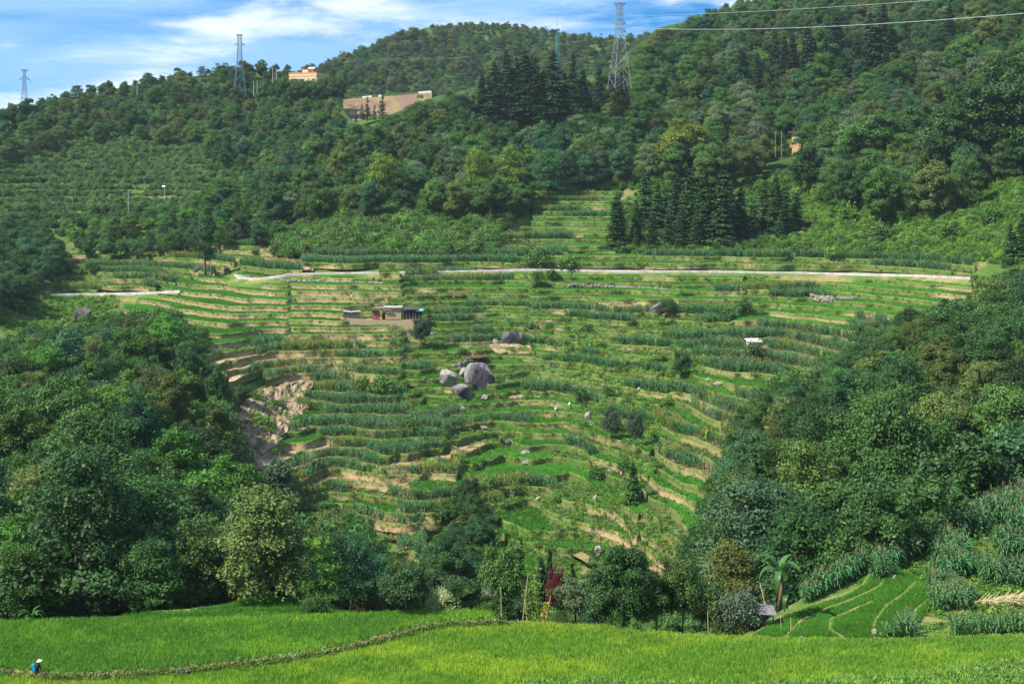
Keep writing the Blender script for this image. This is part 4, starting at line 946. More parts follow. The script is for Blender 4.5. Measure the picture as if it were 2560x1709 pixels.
cover('undergrowth', WOOD['left'][0][:-4] + [(1010,1560),(-200,1560)], 7000, (0.9, 1.7), (G_DARK, G_MID), C_SHRUB, 6, 'dark undergrowth filling the floor of the left wood', 'undergrowth')
cover('undergrowth', WOOD['right'][0], 7000, (0.9, 1.7), (G_DARK, G_MID), C_SHRUB, 6, 'dark undergrowth filling the floor of the right wood', 'undergrowth')
cover('undergrowth', WOOD['middle'][0], 16000, (1.0, 2.2), (G_MID, G_DARK, G_OLIVE), C_SHRUB, 6, 'undergrowth filling the wood across the hill', 'undergrowth')
cover('scrub', [(-200,300),(0,290),(300,240),(640,200),(860,250),(860,330),(760,360),(660,430),(640,480),(560,500),(430,530),(300,520),(160,580),(-200,580)], 36000, (0.6, 1.4), ((0.085, 0.165, 0.04), (0.10, 0.175, 0.055), SG2, (0.085, 0.15, 0.05)), C_SHRUB, 6, 'low scrub in rows over the face of the left hill', 'scrub', rows=3.0)
cover('scrub', [(700,600),(800,530),(900,510),(1240,510),(1300,540),(1240,600),(1230,636),(880,642),(690,642)], 5600, (0.6, 2.2), (SG2, G_MID, SG, (0.09, 0.145, 0.03)), C_SHRUB, 6, 'light green scrub on the mound above the road', 'scrub')
cover('scrub', [(1990,460),(2240,490),(2400,470),(2560,380),(2820,380),(2820,690),(2440,650),(2100,640),(1990,640),(1960,560)], 9000, (0.5, 1.3), (SG3, SG, SG, SG2), C_SHRUB, 6, 'bright green scrub on the slope above the right end of the road', 'scrub')
cover('scrub', [(640,440),(1300,440),(1330,520),(1240,560),(900,520),(700,600),(560,600),(560,520)], 4500, (0.7, 1.5), (SG2, G_MID, SG), C_SHRUB, 6, 'scrub at the foot of the middle wood', 'scrub')
cover('scrub', [(1300,440),(1560,420),(1660,420),(2000,440),(2000,640),(1540,640),(1540,480),(1330,480)], 4200, (0.5, 1.2), (SG2, SG, G_MID), C_SHRUB, 6, 'scrub around the conifer stand by the road', 'scrub')
cover('scrub', [(-200,740),(170,740),(300,745),(280,830),(150,860),(60,880),(-200,900)], 3800, (0.35, 0.85), (SG3, SG3, SG), C_SHRUB, 6, 'bright green scrub around the dark boulder at the left', 'scrub')
cover('ground_cover', [(60,740),(140,640),(200,610),(560,590),(560,690),(420,730)], 1500, (0.4, 1.0), (SG3, SG), C_HERB, 4, 'scattered ground cover among the small left terraces', 'plants', snap=True)
cover('ground_cover', [(1340,790),(1860,785),(1790,890),(1690,1000),(1520,1010),(1380,900)], 1500, (0.5, 1.3), (SG3, SG, SG3), C_HERB, 4, 'bright green ground cover on the maize slope below the cliff', 'plants', snap=True)
cover('ground_cover', [(1440,1000),(1680,1010),(1620,1220),(1500,1290),(1440,1200)], 1300, (0.5, 1.3), (SG3, SG, SG2), C_HERB, 4, 'ground cover between the rice strips and the right maize', 'plants', snap=True)
cover('ground_cover', [(1120,1240),(1560,1240),(1780,1440),(1780,1560),(1050,1550),(1050,1440)], 2600, (0.5, 1.2), (SG3, SG, SG2), C_HERB, 4, 'ground cover on the banks at the foot of the terraces', 'plants', snap=True)
cover('scrub', [(900,1420),(1180,1440),(1240,1520),(1500,1530),(1750,1500),(1900,1560),(1860,1596),(1500,1572),(1240,1560),(900,1535)], 4200, (0.5, 1.0), (G_DARK, SG2, G_MID), C_SHRUB, 6, 'dark scrub along the far edge of the rice field', 'scrub')
cover('ground_cover', [(960,790),(1330,780),(1330,1010),(1130,1290),(960,960)], 900, (0.5, 1.2), (SG, SG2, SG3), C_HERB, 4, 'ground cover along the gully beside the boulders', 'plants', snap=True)
settle_labels(LABELS)
cover('ground_cover', [(1990,460),(2240,490),(2400,470),(2560,380),(2820,380),(2820,690),(2440,650),(2100,640),(1990,640),(1960,560)], 9000, (0.8, 1.8), (SG3, SG3, SG), C_HERB, 4, 'bright green ground cover on the slope above the right end of the road', 'plants')
cover('ground_cover', [(-200,740),(170,740),(300,745),(280,830),(150,860),(60,880),(-200,900)], 5000, (0.6, 1.3), (SG3, SG3, SG), C_HERB, 4, 'bright ground cover around the dark boulder at the left', 'plants')
cover('ground_cover', [(1300,440),(1560,420),(1660,420),(2000,440),(2000,640),(1540,640),(1540,480),(1330,480)], 4000, (0.7, 1.5), (SG3, SG), C_HERB, 4, 'ground cover around the conifer stand by the road', 'plants')

# ------------------------------------------------------------------ trees one would point at
LABELS = []
def hero(kind, u, vb, vt, wpx, tintc, label, name='broadleaf_tree', cat='tree', group=None, d=None, var=None):
    return place(kind, u, vb, vt, wpx, tintc, d, name, label, cat, group, var)
hero('layered', 957, 522, 385, 104, G_YEL, 'lone yellow green tree standing before the dark middle wood')
hero('layered', 1192, 522, 372, 92, G_YEL, 'left one of the two tall yellow green trees before the dark wood', group='pair of yellow green trees')
hero('layered', 1280, 520, 368, 96, G_YEL, 'right one of the two tall yellow green trees before the dark wood', group='pair of yellow green trees', var=2)
hero('broad', 1703, 455, 305, 132, (0.15, 0.19, 0.02), 'large golden green tree rising behind the conifer stand')
hero('layered', 560, 512, 446, 110, (0.06, 0.15, 0.02), 'wide bright green tree at the foot of the left hill')
hero('broad', 870, 520, 465, 66, (0.07, 0.165, 0.022), 'bright green tree just left of the lone yellow green tree', var=3)
hero('poplar', 515, 692, 506, 36, (0.045, 0.11, 0.03), 'lone tall dark poplar above the left end of the road', name='poplar_tree')
hero('layered', 236, 985, 842, 110, G_LIME, 'feathery lime green tree at the top of the left wood', d=350)
hero('layered', 335, 1000, 845, 118, G_LIME, 'feathery lime green tree with a pale trunk beside the bamboo clump', d=345, var=1)
hero('bamboo', 425, 930, 800, 120, (0.05, 0.14, 0.045), 'tall blue green bamboo clump at the upper right of the left wood', name='bamboo_clump', cat='bamboo', d=372)
hero('layered', 600, 1240, 1075, 78, (0.12, 0.20, 0.06), 'pale leaved tree just below the brown landslide', d=300)
hero('conifer', 583, 1100, 1000, 40, (0.045, 0.12, 0.03), 'small pointed green tree at the left edge of the landslide', name='conifer_tree', d=325)
hero('poplar', 690, 1360, 1135, 78, (0.055, 0.10, 0.045), 'tall ivy clad dark tree right below the landslide', d=272)
hero('broad', 330, 1280, 1120, 150, (0.09, 0.13, 0.07), 'greyish leaved broad tree in the middle of the left wood', d=250, var=2)
hero('bamboo', 800, 1500, 1230, 250, (0.055, 0.145, 0.026), 'great bright green bamboo clump at the right end of the left wood', name='bamboo_clump', cat='bamboo', d=205)
hero('bamboo', 430, 1520, 1340, 200, (0.05, 0.135, 0.03), 'wide dark hollowed bamboo clump at the lower edge of the left wood', name='bamboo_clump', cat='bamboo', d=165, var=1)
hero('layered', 690, 1515, 1365, 120, (0.05, 0.12, 0.025), 'layered small tree standing over the small dark paddy', d=160)
for u, vb, vt, w_ in ((470,1010,880,90),(535,1060,930,80),(520,975,905,70),(600,1010,965,60)):
    LABELS.append((hero('small', u, vb, vt, w_, G_DARK, None, group='trees above the landslide'), 'dark green low tree', u, vt + 40))
hero('tall', 2235, 1390, 975, 165, (0.048, 0.115, 0.026), 'tallest dark green tree in the right wood with a bare grey trunk', d=205)
hero('thin_conifer', 1892, 1520, 1120, 120, (0.035, 0.09, 0.025), 'tall vine hung dark conifer in the right wood behind the banana plant', name='conifer_tree', d=190)
hero('layered', 2010, 1420, 1105, 190, (0.095, 0.165, 0.03), 'large tree with yellowish flowering tips in the right wood', d=205, var=4)
hero('small', 2010, 1490, 1330, 150, (0.30, 0.29, 0.17), 'whitish straw leaved bush tree behind the banana plant', d=172)
hero('layered', 2400, 960, 755, 230, (0.04, 0.10, 0.022), 'wide dark layered tree at the top of the right wood', d=330)
hero('layered', 2190, 990, 830, 190, (0.036, 0.092, 0.03), 'wide dark layered tree at the upper left of the right wood', d=335)
hero('tall', 2490, 440, 165, 190, (0.038, 0.095, 0.022), 'huge dark tree on the right edge above the stone wall')
hero('tall', 2395, 470, 230, 150, (0.042, 0.105, 0.024), 'tall dark tree left of the huge tree on the right edge')
hero('tall', 2575, 430, 140, 190, (0.036, 0.09, 0.02), 'huge dark tree cut by the right edge of the view')
hero('broad', 2160, 430, 290, 150, (0.07, 0.155, 0.03), 'bright green spreading tree right of the small yellow house')
hero('broad', 2020, 395, 330, 70, (0.055, 0.14, 0.03), 'round green tree covering the right side of the small yellow house')
for u, vb, vt, w_ in ((730,252,200,48),(757,254,202,44),(778,256,204,48),(800,254,200,44),(822,252,194,42),(845,258,199,48),(712,248,194,42)):
    LABELS.append((hero('small', u, vb, vt, w_, np.array(G_MID) * random.uniform(.8, 1.2), None, group='trees before the yellow building', d=770), 'green rounded tree', u, vt))
# around the end of the rice field
hero('hero', 1560, 1574, 1376, 168, (0.045, 0.105, 0.028), 'large round dark green tree standing at the far edge of the rice field', d=128.2)
hero('hero_small', 1258, 1545, 1372, 92, (0.085, 0.165, 0.04), 'small round light green tree on a thin trunk beside the straw heap', d=131)
hero('thin_conifer', 1300, 1530, 1345, 62, (0.03, 0.072, 0.025), 'ragged dark conifer behind the small round light green tree', name='conifer_tree', d=150)
hero('hero_conifer', 1354, 1520, 1395, 40, (0.035, 0.088, 0.026), 'small dark conifer behind the bamboo stakes, shorter of two', name='conifer_tree', d=140)
hero('hero_conifer', 1374, 1515, 1375, 30, (0.026, 0.064, 0.022), 'small dark conifer behind the bamboo stakes, taller of two', name='conifer_tree', d=146, var=1)
hero('hero_small', 1391, 1545, 1433, 42, (0.12, 0.028, 0.028), 'small dark red leaved tree on a thin dark trunk', d=136)
hero('hero_shrub', 1110, 1534, 1474, 90, (0.42, 0.47, 0.22), 'cream flowering bush at the far corner of the left rice field', name='flowering_bush', cat='bush', d=131)
for u, vb, vt, w_, tn, lb in ((1440,1560,1455,110,(0.10,0.14,0.06),'greyish small tree left of the large round tree'),(1640,1582,1440,105,(0.06,0.125,0.03),'leafy small tree right of the large round tree'),(1708,1590,1405,95,(0.065,0.12,0.028),'taller small tree at the left end of the right wood'),(1770,1595,1460,110,(0.05,0.105,0.028),'dark small tree behind the right end of the rice field'),
                              (1240,1560,1490,80,(0.05,0.115,0.028),'dark bushy tree behind the leftmost bamboo stake'),(1300,1562,1500,90,(0.04,0.09,0.028),'dark bushy tree behind the crossed bamboo stakes'),(1150,1530,1450,90,(0.045,0.10,0.03),'dark small tree left of the straw heap'),(1015,1535,1420,110,(0.045,0.095,0.03),'dark small tree at the end of the left wood'),(1070,1535,1430,80,(0.05,0.10,0.035),'dark small tree behind the cream flowering bush')):
    hero('hero_small', u, vb, vt, w_, tn, lb, d=130 + (u % 7))
hero('hero_shrub', 1845, 1592, 1480, 130, (0.085, 0.125, 0.075), 'grey green willowy bush beside the collapsed grey roof', name='bush', cat='bush', d=130)
hero('hero_shrub', 1490, 1570, 1500, 80, (0.03, 0.08, 0.03), 'dark green bush hugging the left of the large round tree', name='bush', cat='bush', d=129)
hero('hero_shrub', 785, 1540, 1490, 66, (0.05, 0.11, 0.025), 'round bush at the right end of the small dark paddy', name='bush', cat='bush', d=133)
hero('hero_conifer', 1583, 1265, 1158, 40, (0.05, 0.13, 0.03), 'lone small cypress on the terraces above the right rice strips', name='conifer_tree')
hero('hero_small', 1053, 866, 800, 40, (0.05, 0.09, 0.04), 'lone dark olive tree below the yellow field hut')
hero('hero_small', 1530, 1103, 1030, 42, (0.06, 0.095, 0.055), 'dark olive tree on the maize slope, left one of two', group='two olive trees')
hero('hero_small', 1590, 1115, 1036, 40, (0.06, 0.095, 0.055), 'dark olive tree on the maize slope, right one of two', group='two olive trees')
hero('hero_small', 1703, 950, 880, 40, (0.06, 0.12, 0.04), 'small tree left of the grey field shed')
hero('hero_shrub', 1670, 785, 748, 46, (0.04, 0.09, 0.025), 'dark bush on top of the slanting grey rock by the cliff', name='bush', cat='bush')
# conifers
def row(lst, group, words, kind, tn, dd=None):
    for it in lst:
        u, vt, vb = it[:3]; wpx = it[3] if len(it) > 3 else (vb - vt) * random.uniform(0.34, 0.46)
        o = place(kind, u, vb, vt + random.uniform(-.05, .05) * (vb - vt), wpx, np.array(tn) * random.uniform(0.75, 1.35), dd(u, vb) if dd else None, 'conifer_tree', None, 'tree', group); o.rotation_euler = (random.gauss(0, .02), random.gauss(0, .02), random.uniform(0, 6.28))
        LABELS.append((o, words, u, (vt + vb) / 2))
row([(1235,150,285),(1267,138,290),(1293,146,280),(1310,132,285),(1325,152,290),(1339,137,300),(1384,122,290),(1432,136,270),(1460,174,270),(1498,163,260),(1556,170,275),(1205,176,270),(1220,190,290),(1280,175,300),(1355,180,300),(1410,185,300)], 'conifers on the ridge below the far hill', 'dark pointed conifer', 'stand', G_CON, lambda u, v: 655)
row([(1938,74,190),(1964,96,200),(2022,62,210),(2090,34,180),(2180,30,185),(2209,12,170),(2141,90,190),(2061,90,200),(1896,140,250),(2374,8,110),(1857,126,215),(1982,86,205),(2040,110,200),(2230,60,180)], 'dark conifers on the right hill', 'dark tall conifer', 'stand', (0.028, 0.058, 0.024), lambda u, v: float(Gd(u, v)) - 12)
row([(1542,482,632),(1552,520,632),(1590,498,628),(1612,440,610),(1640,462,615),(1662,470,615),(1690,440,620),(1722,424,625),(1748,440,625),(1762,420,632),(1785,445,632),(1802,432,636),(1830,450,630),(1852,475,628),(1882,500,628),(1908,455,622),(1935,452,628),(1962,460,628),(1988,480,624),(1702,520,634),(1740,540,636),(1862,530,632),(1590,565,634),(1630,530,634),(1950,530,632),(1815,520,636),(1670,535,634)], 'conifer stand by the road', 'dark green conifer', 'stand', (0.034, 0.085, 0.024), lambda u, v: 520 - (v - 610) * 1.2)
row([(905,256,300),(918,244,302),(956,234,300),(936,262,300),(890,276,305)], 'thin conifers before the dam', 'thin dark conifer', 'thin_conifer', G_CON, lambda u, v: 705)
row([(655,390,488,34)], None, 'dark conifer at the foot of the left hill', 'conifer', G_CON, lambda u, v: 640)
row([(775,505,560),(790,510,560),(812,510,560)], 'small conifers left of the mound', 'small dark conifer', 'conifer', (0.035, 0.09, 0.024), lambda u, v: 570)
row([(2525,560,690),(2555,540,690),(2540,580,700)], 'conifers at the right end of the road', 'dense dark conifer', 'conifer', (0.04, 0.10, 0.024), lambda u, v: 415)
for u, v, w_ in ((90,760,26),(640,640,24),(160,690,50),(230,680,40),(1340,662,60),(1420,690,64),(1345,710,44),(1440,770,22),(1000,620,24),(1470,830,30),(2090,860,30),(950,985,60),(905,980,50),(1450,1000,40),(1520,990,36),(1400,1260,40),(1490,1200,44),(1560,1180,40),(1640,1180,40),(1225,1230,50),(1290,1240,40),(1180,1340,60),(1030,1080,50),(760,1000,30),(700,1030,36),(660,1080,60),(640,1010,40),(2080,650,44),(2180,640,40),(2290,630,50),(2380,600,60),(2120,560,60),(2200,600,50),(2330,540,60),(2480,560,60),(2260,560,50),(1380,700,36),(1860,780,40),(1890,905,60),(1820,800,40)):
    o = place('shrub', u, v, v - w_ * 0.72, w_, np.array(random.choice((SG2, SG, G_MID))) * random.uniform(0.75, 1.2), None, 'shrub', None, 'shrub', 'single shrubs on the slopes'); LABELS.append((o, 'rounded green shrub', u, v))

# ------------------------------------------------------------------ maize
def maize_on(poly, fd, n, dv=0.0):
    u, v = poly_points(poly, n); return world(u, v, fd(u, v)), u, v
sp = []
for poly, n in (([(2005,1512),(2010,1490),(2090,1460),(2155,1418),(2165,1438),(2100,1468)],330), ([(2160,1432),(2200,1398),(2290,1360),(2300,1390),(2270,1412),(2190,1440)],330), ([(2275,1375),(2330,1345),(2420,1390),(2410,1412),(2340,1395)],260), ([(2370,1335),(2470,1280),(2560,1240),(2600,1240),(2600,1275),(2470,1330),(2400,1360)],420),
                ([(2310,1455),(2360,1440),(2430,1500),(2420,1530),(2340,1530)],330), ([(2440,1420),(2560,1430),(2600,1440),(2600,1480),(2450,1470)],260), ([(2490,1290),(2600,1280),(2600,1340),(2530,1335)],220), ([(2480,1360),(2600,1370),(2600,1410),(2500,1400)],200),
                ([(2170,1445),(2200,1432),(2230,1445),(2210,1460)],40), ([(2330,1398),(2400,1420),(2430,1440),(2400,1450),(2340,1420)],160), ([(2375,1570),(2470,1572),(2600,1565),(2600,1585),(2380,1592)],130), ([(2210,1592),(2300,1590),(2300,1600),(2210,1600)],26), ([(2240,1560),(2275,1555),(2290,1590),(2250,1595)],40)):
    P, u, v = maize_on(poly, SPURd, n * 3); k = RNG.permutation(len(P))[:int(n * 0.48)]; sp.append(np.concatenate([P[k], u[k][:, None], v[k][:, None]], 1))
sp = np.concatenate(sp); order = np.argsort(sp[:, 1]); near, more = sp[order[:300]], sp[order[300:]]
mz_first = [None] * 5; ML = []
for i, r in enumerate(near):
    j = i % 5
    if mz_first[j] is None: o = link('maize_plant', MAIZE[j]); mz_first[j] = o
    else: o = mz_first[j].copy(); COL.objects.link(o)
    o.location = r[:3]; o.rotation_euler = (random.uniform(-.08, .08), random.uniform(-.08, .08), random.uniform(0, 6.28)); s_ = random.uniform(0.7, 1.0); o.scale = (s_, s_, s_)
    o.color = (*(np.array((0.075, 0.175, 0.06)) * random.uniform(0.75, 1.25)), 1)
    u, v = r[3], r[4]
    ph = 'in the bottom corner of the spur' if v > 1545 else 'beside the curved right paddies' if v > 1440 and u < 2440 else 'along the top of the curved right paddies' if u < 2310 else 'on the upper slope of the right spur'
    tag(o, 'single maize plant with a brown tassel ' + ph, 'maize', 'maize plants ' + ph)
n = len(more)
mu = 1280 + F * MZ[:, 0] / MZ[:, 1]; mv = VH + (CZ - MZ[:, 2]) * F / MZ[:, 1]; rv = np.interp(mu, [586,600,640,680,740,900,1100,1220,1300,1450,1800,2000,2200,2330,2450], [690,698,700,695,688,685,682,680,677,679,682,685,689,693,700])
off_ = ((mu > 840) & (mu < 1075) & (mv > 788) & (mv < 832)) | ((mu > 1858) & (mu < 1918) & (mv > 862) & (mv < 905)) | ((mu > 1080) & (mu < 1245) & (mv > 905) & (mv < 1010)) | inpoly(mu, mv, SCAR) | ((mv > rv - 4) & (mv < rv + 19) & ~((mu > 1010) & (mu < 1215)) & (mu > 560))
MZ = MZ[~off_]
mz = np.concatenate([MZ[:, :3], more[:, :3]]); n = len(mz); print('maize', n)
tn = jcol((0.058, 0.155, 0.055), n, 0.25, 0.08); yl = fbm(mz[:, 0] / 12, mz[:, 1] / 8, 401, 2); k_ = (yl > 0.70) & (np.arange(n) < len(MZ)); tn[k_] = jcol((0.12, 0.19, 0.04), int(k_.sum()), 0.2)
sc_ = (0.85 + 0.5 * RNG.random(n)) * (0.8 + 0.5 * fbm(mz[:, 0] / 30, mz[:, 1] / 12, 403, 2))
scatter('maize', mz, zrot(n, 0.1), sc_, tn, RNG.integers(0, 5, n), C_MAIZE, 'rows of maize on the terraces and slopes, plants too many to count', 'maize')
cover('ground_cover', [(2010,1500),(2160,1425),(2300,1352),(2470,1275),(2560,1235),(2700,1170),(2700,1580),(2340,1590),(2290,1500),(2330,1460),(2250,1430)], 7000, (0.3, 0.75), (SG3, SG, SG), C_HERB, 4, 'bright ground cover between the maize on the right spur', 'plants', dfun=SPURd)
cover('ground_cover', SCAR, 160, (0.4, 1.1), (SG, SG2, (0.16, 0.17, 0.06)), C_HERB, 4, 'patches of weeds growing on the landslide', 'plants', dfun=lambda u, v: Gd(u, v) - 2.0)
cover('scrub', [(160,560),(300,500),(420,520),(560,470),(700,480),(760,530),(710,590),(560,590),(400,615),(190,615)], 3500, (0.6, 1.3), (SG2, SG, G_MID), C_SHRUB, 6, 'scrub filling the hedge above the small left terraces', 'scrub')
settle_labels(LABELS)

# ------------------------------------------------------------------ road and its walls
M_WHITE = surf('white paint', (0.75, 0.75, 0.73), scale=3, var=0.1)
M_YEL = surf('yellow plaster', (0.66, 0.44, 0.24), scale=1.2, var=0.12)
M_HUTY = surf('ochre plaster', (0.62, 0.37, 0.13), scale=2, var=0.12)
M_ORANGE = surf('orange trim', (0.55, 0.27, 0.12), scale=2, var=0.15)
M_RED = surf('red brown sheet', (0.30, 0.10, 0.075), scale=2, var=0.2)
M_DARK = surf('near black', (0.012, 0.012, 0.014), scale=2, var=0.2)
M_WOOD = surf('weathered wood', (0.20, 0.155, 0.11), scale=3, var=0.45, stretch=(6, 6, 1))
M_MAT = surf('bamboo matting', (0.42, 0.33, 0.20), scale=5, var=0.35, stretch=(4, 4, 1))
M_TIN = surf('greyish sheet', (0.38, 0.36, 0.35), scale=1.5, var=0.3, rough=0.6)
M_GLASS = surf('window glass', (0.10, 0.16, 0.22), scale=1, var=0.1, rough=0.08, spec=0.6)
M_STRAW = surf('dry straw', (0.45, 0.36, 0.20), scale=4, var=0.4, stretch=(1, 1, 3))
M_THATCH = surf('grey straw', (0.20, 0.19, 0.20), scale=3, var=0.45, bump=0.1, bscale=8, stretch=(2, 2, 0.6))
M_BAMB = surf('dry bamboo', (0.45, 0.34, 0.19), scale=5, var=0.25)
def ribbon(name, pts, wall_h, wall_t, depth, mat_top, mat_wall, label_r, label_w, zoff=0.25, near=5.0):
    pu = np.interp(np.linspace(0, 1, 90), np.linspace(0, 1, len(pts)), [p[0] for p in pts]); pv = np.interp(pu, [p[0] for p in pts], [p[1] for p in pts])
    P = [Vector(p) for p in world(pu, pv, Gd(pu, pv, False) - near)]; Q = []
    for a, b in zip(P, P[1:]):
        n = max(2, int((b - a).length / 6))
        Q += [a.lerp(b, i / n) for i in range(n)]
    Q.append(P[-1]); A = np.array(Q)
    for _ in range(6): A[1:-1] = (A[:-2] + A[2:] + 2 * A[1:-1]) / 4
    A[:, 2] += zoff; n = len(A); t = np.gradient(A[:, :2], axis=0); nn = np.stack([-t[:, 1], t[:, 0]], 1); nn /= np.linalg.norm(nn, axis=1, keepdims=True); nn[nn[:, 1] < 0] *= -1
    B = A.copy(); B[:, :2] += nn * depth; A0 = A.copy(); A0[:, :2] += nn * wall_t
    V = np.concatenate([A0, B, A0 - (0, 0, 0.5), B - (0, 0, 0.5)]); i = np.arange(n - 1)
    q = np.concatenate([np.stack([i, i + 1, i + n + 1, i + n], 1), np.stack([i + n, i + n + 1, i + 3 * n + 1, i + 3 * n], 1)])
    o = link('road', mesh_np('road', V, q, mat=mat_top)); tag(o, label_r, 'road', kind='structure')
    F0 = A.copy(); T0 = A + np.array((0, 0, 0.12)); T1 = A0 + np.array((0, 0, 0.12)); T1[:, 2] += 0; Bt = A.copy(); Bt[:, 2] -= wall_h + 0.5 * (vnoise(np.arange(n) / 5.0, np.zeros(n), 3) - 0.3); Bt[:, :2] -= nn * 0.15
    V = np.concatenate([Bt, T0, T1, A0 - (0, 0, 0.3)]); q = np.concatenate([np.stack([i + k * n, i + 1 + k * n, i + (k + 1) * n + 1, i + (k + 1) * n], 1) for k in range(3)])
    B2 = Bt.copy(); B2[:, :2] -= nn * 2.6; B2[:, 2] -= 1.5; B3 = B2.copy(); B3[:, :2] -= nn * 1.0; B3[:, 2] -= 3.0; Bt2 = Bt + np.array((0, 0, 0.06)); Bt2[:, :2] += nn * 0.1
    V2 = np.concatenate([B3, B2, Bt2]); q2 = np.concatenate([np.stack([i + k * n, i + 1 + k * n, i + (k + 1) * n + 1, i + (k + 1) * n], 1) for k in range(2)]); nb_ = fbm(V2[:, 0] / 4, V2[:, 1] / 4 + V2[:, 2], 881, 3)[:, None]
    bk = link('road_bank', mesh_np('road_bank', V2, q2, mat=M_TERR, col=GRASS * 1.3 + (DRY - GRASS * 1.3) * np.clip((nb_ - .5) * 5, 0, 1))); tag(bk, 'grassy bank below ' + label_w, 'bank', kind='structure')
    w_ = link('retaining_wall', mesh_np('retaining_wall', V, q, mat=mat_wall)); tag(w_, label_w, 'wall')
M_WALL = surf('pale wall', (0.29, 0.28, 0.255), scale=0.5, var=0.45, bump=0.08, bscale=2, blotch=(0.28, 0.26, 0.22), blotch_scale=0.35)
ribbon('road', [(586,690),(600,698),(640,700),(680,695),(740,688),(900,685),(1100,682),(1220,680),(1300,677),(1450,679),(1600,681),(1800,682),(2000,685),(2200,689),(2330,693),(2450,700)], 0.45, 0.35, 3.8, M_CONC, M_WALL, 'pale concrete road running level across the slope', 'long pale retaining wall under the level road across the slope', 0.5)
ribbon('road', [(12,748),(80,744),(150,740),(250,738),(330,736),(400,734),(450,731)], 0.7, 0.3, 3.2, M_CONC, M_WALL, 'narrow pale road at the left below the small terraces', 'low pale wall under the narrow road at the left', 0.6)

# ------------------------------------------------------------------ rocks
def rock_mesh(seed, sx, sy, sz, n=4, rough=0.28, facet=True):
    import bmesh
    bm = bmesh.new(); bmesh.ops.create_icosphere(bm, subdivisions=n, radius=1.0); rg = np.random.default_rng(seed)
    planes = [(Vector(nrm(rg.normal(size=3) * np.array((1, 1, 0.8)))), rg.uniform(0.50, 0.86)) for _ in range(16)]
    for v in bm.verts:
        p = v.co.copy()
        for pn, pd in planes:
            k = p.dot(pn)
            if k > pd: p -= pn * (k - pd) * 0.97
        f = 1 + rough * 0.5 * (float(fbm(p.x * 2.3 + seed, p.y * 2.3 + p.z * 1.7, seed, 4)) - 0.5)
        p *= f; v.co = (p.x * sx, p.y * sy, p.z * sz)
    me = bpy.data.meshes.new('boulder'); bm.to_mesh(me); bm.free(); return me
def boulder(u, v0, v1, wpx, seed, label, mat=None, rot=(0, 0, 0), deep=0.8, sink=0.2, moss=None, n=4, group=None, name='boulder'):
    g = gp(u, v1); k = g.y / F; H = (v1 - v0) * k / (1 - sink); W = wpx * k
    o = link(name, rock_mesh(seed, W / 2 * 1.12, W / 2 * deep, H / 2 * 1.1, n)); o.data.materials.append(mat or M_STONE)
    o.location = g + Vector((0, W * deep * 0.25, H * (0.5 - sink))); o.rotation_euler = rot; tag(o, label, 'boulder', group)
    return o
boulder(1200, 902, 976, 74, 3, 'largest dark grey boulder in the middle of the terraces', deep=0.9)
boulder(1120, 926, 970, 62, 5, 'pale boulder with grass on top left of the largest boulder', M_STONE_L, deep=0.9)
boulder(1157, 918, 944, 30, 7, 'small pale block between the two biggest boulders', M_STONE_L, n=3)
boulder(1153, 962, 996, 50, 9, 'brownish boulder at the lower left foot of the largest boulder', deep=0.8)
boulder(1208, 984, 1000, 32, 11, 'low pale rock in the rice strip below the largest boulder', M_STONE_L, n=3)
boulder(1280, 822, 862, 64, 13, 'long dark slanting rock like a fallen log above the pond', rot=(0, -0.55, 0.1), deep=0.4)
boulder(1240, 846, 866, 24, 15, 'small pale split stone left of the slanting rock', M_STONE_L, n=3)
boulder(1648, 762, 788, 50, 17, 'grey slanting rock on the edge of the tan cliff', rot=(0, -0.3, 0), deep=0.7)
boulder(200, 770, 812, 62, 19, 'dark boulder with creepers in the grass at the left', surf('dark rock', (0.06, 0.05, 0.055), scale=0.9, var=0.6, bump=0.4, bscale=0.9, blotch=(0.12, 0.10, 0.08), blotch_scale=0.2), deep=0.8)
boulder(156, 796, 814, 20, 21, 'small grey stone left of the dark boulder with creepers', n=3)
boulder(494, 664, 680, 16, 23, 'pointed grey stone left of the lone poplar', n=3)
boulder(1157, 1016, 1034, 18, 25, 'upright tan stone in the rice strips, below the brownish boulder', M_STONE_L, n=3)
boulder(1470, 1030, 1050, 22, 27, 'heap of pale stones above the olive trees', M_STONE_L, n=3)
boulder(1205, 1062, 1075, 34, 29, 'flat pale slab under the maize in the rice strips', M_STONE_L, n=3, deep=0.5)
boulder(1252, 1090, 1108, 12, 31, 'thin upright stone in the rice strips', n=3)
boulder(1272, 1098, 1110, 22, 33, 'small grey rock beside the thin upright stone', n=3)
boulder(1312, 1124, 1138, 26, 35, 'pale round rock in the rice strips, upper one of two', M_STONE_L, n=3)
boulder(1318, 1150, 1162, 24, 37, 'pale round rock in the rice strips, lower one of two', M_STONE_L, n=3)
boulder(1487, 1236, 1256, 16, 39, 'upright tan stone on the grassy bank left of the cypress', M_STONE_L, n=3)
boulder(1345, 1242, 1252, 14, 41, 'small pale stone at the end of a rice strip', M_STONE_L, n=3)
boulder(1497, 1366, 1398, 32, 43, 'pale crumbling rock beside the muddy paddy', M_STONE_L, n=3)
boulder(1695, 950, 964, 34, 45, 'flat grey rock slab on the green slope below the field shed', n=3, deep=0.6)
boulder(1800, 955, 966, 36, 47, 'flat brown rock ledge on the green slope', M_STONE_L, n=3, deep=0.6)
boulder(2238, 1435, 1456, 16, 49, 'lilac grey stone at the top of the curved right paddies', M_STONE_L, n=3)
boulder(2188, 1572, 1590, 14, 51, 'white upright stone at the foot of the curved right paddies', M_STONE_L, n=3)
boulder(2200, 1580, 1594, 12, 53, 'white pointed stone right beside the other upright one', M_STONE_L, n=3)
boulder(1085, 828, 838, 22, 55, 'grey stick covered stone left of the pond', n=3)

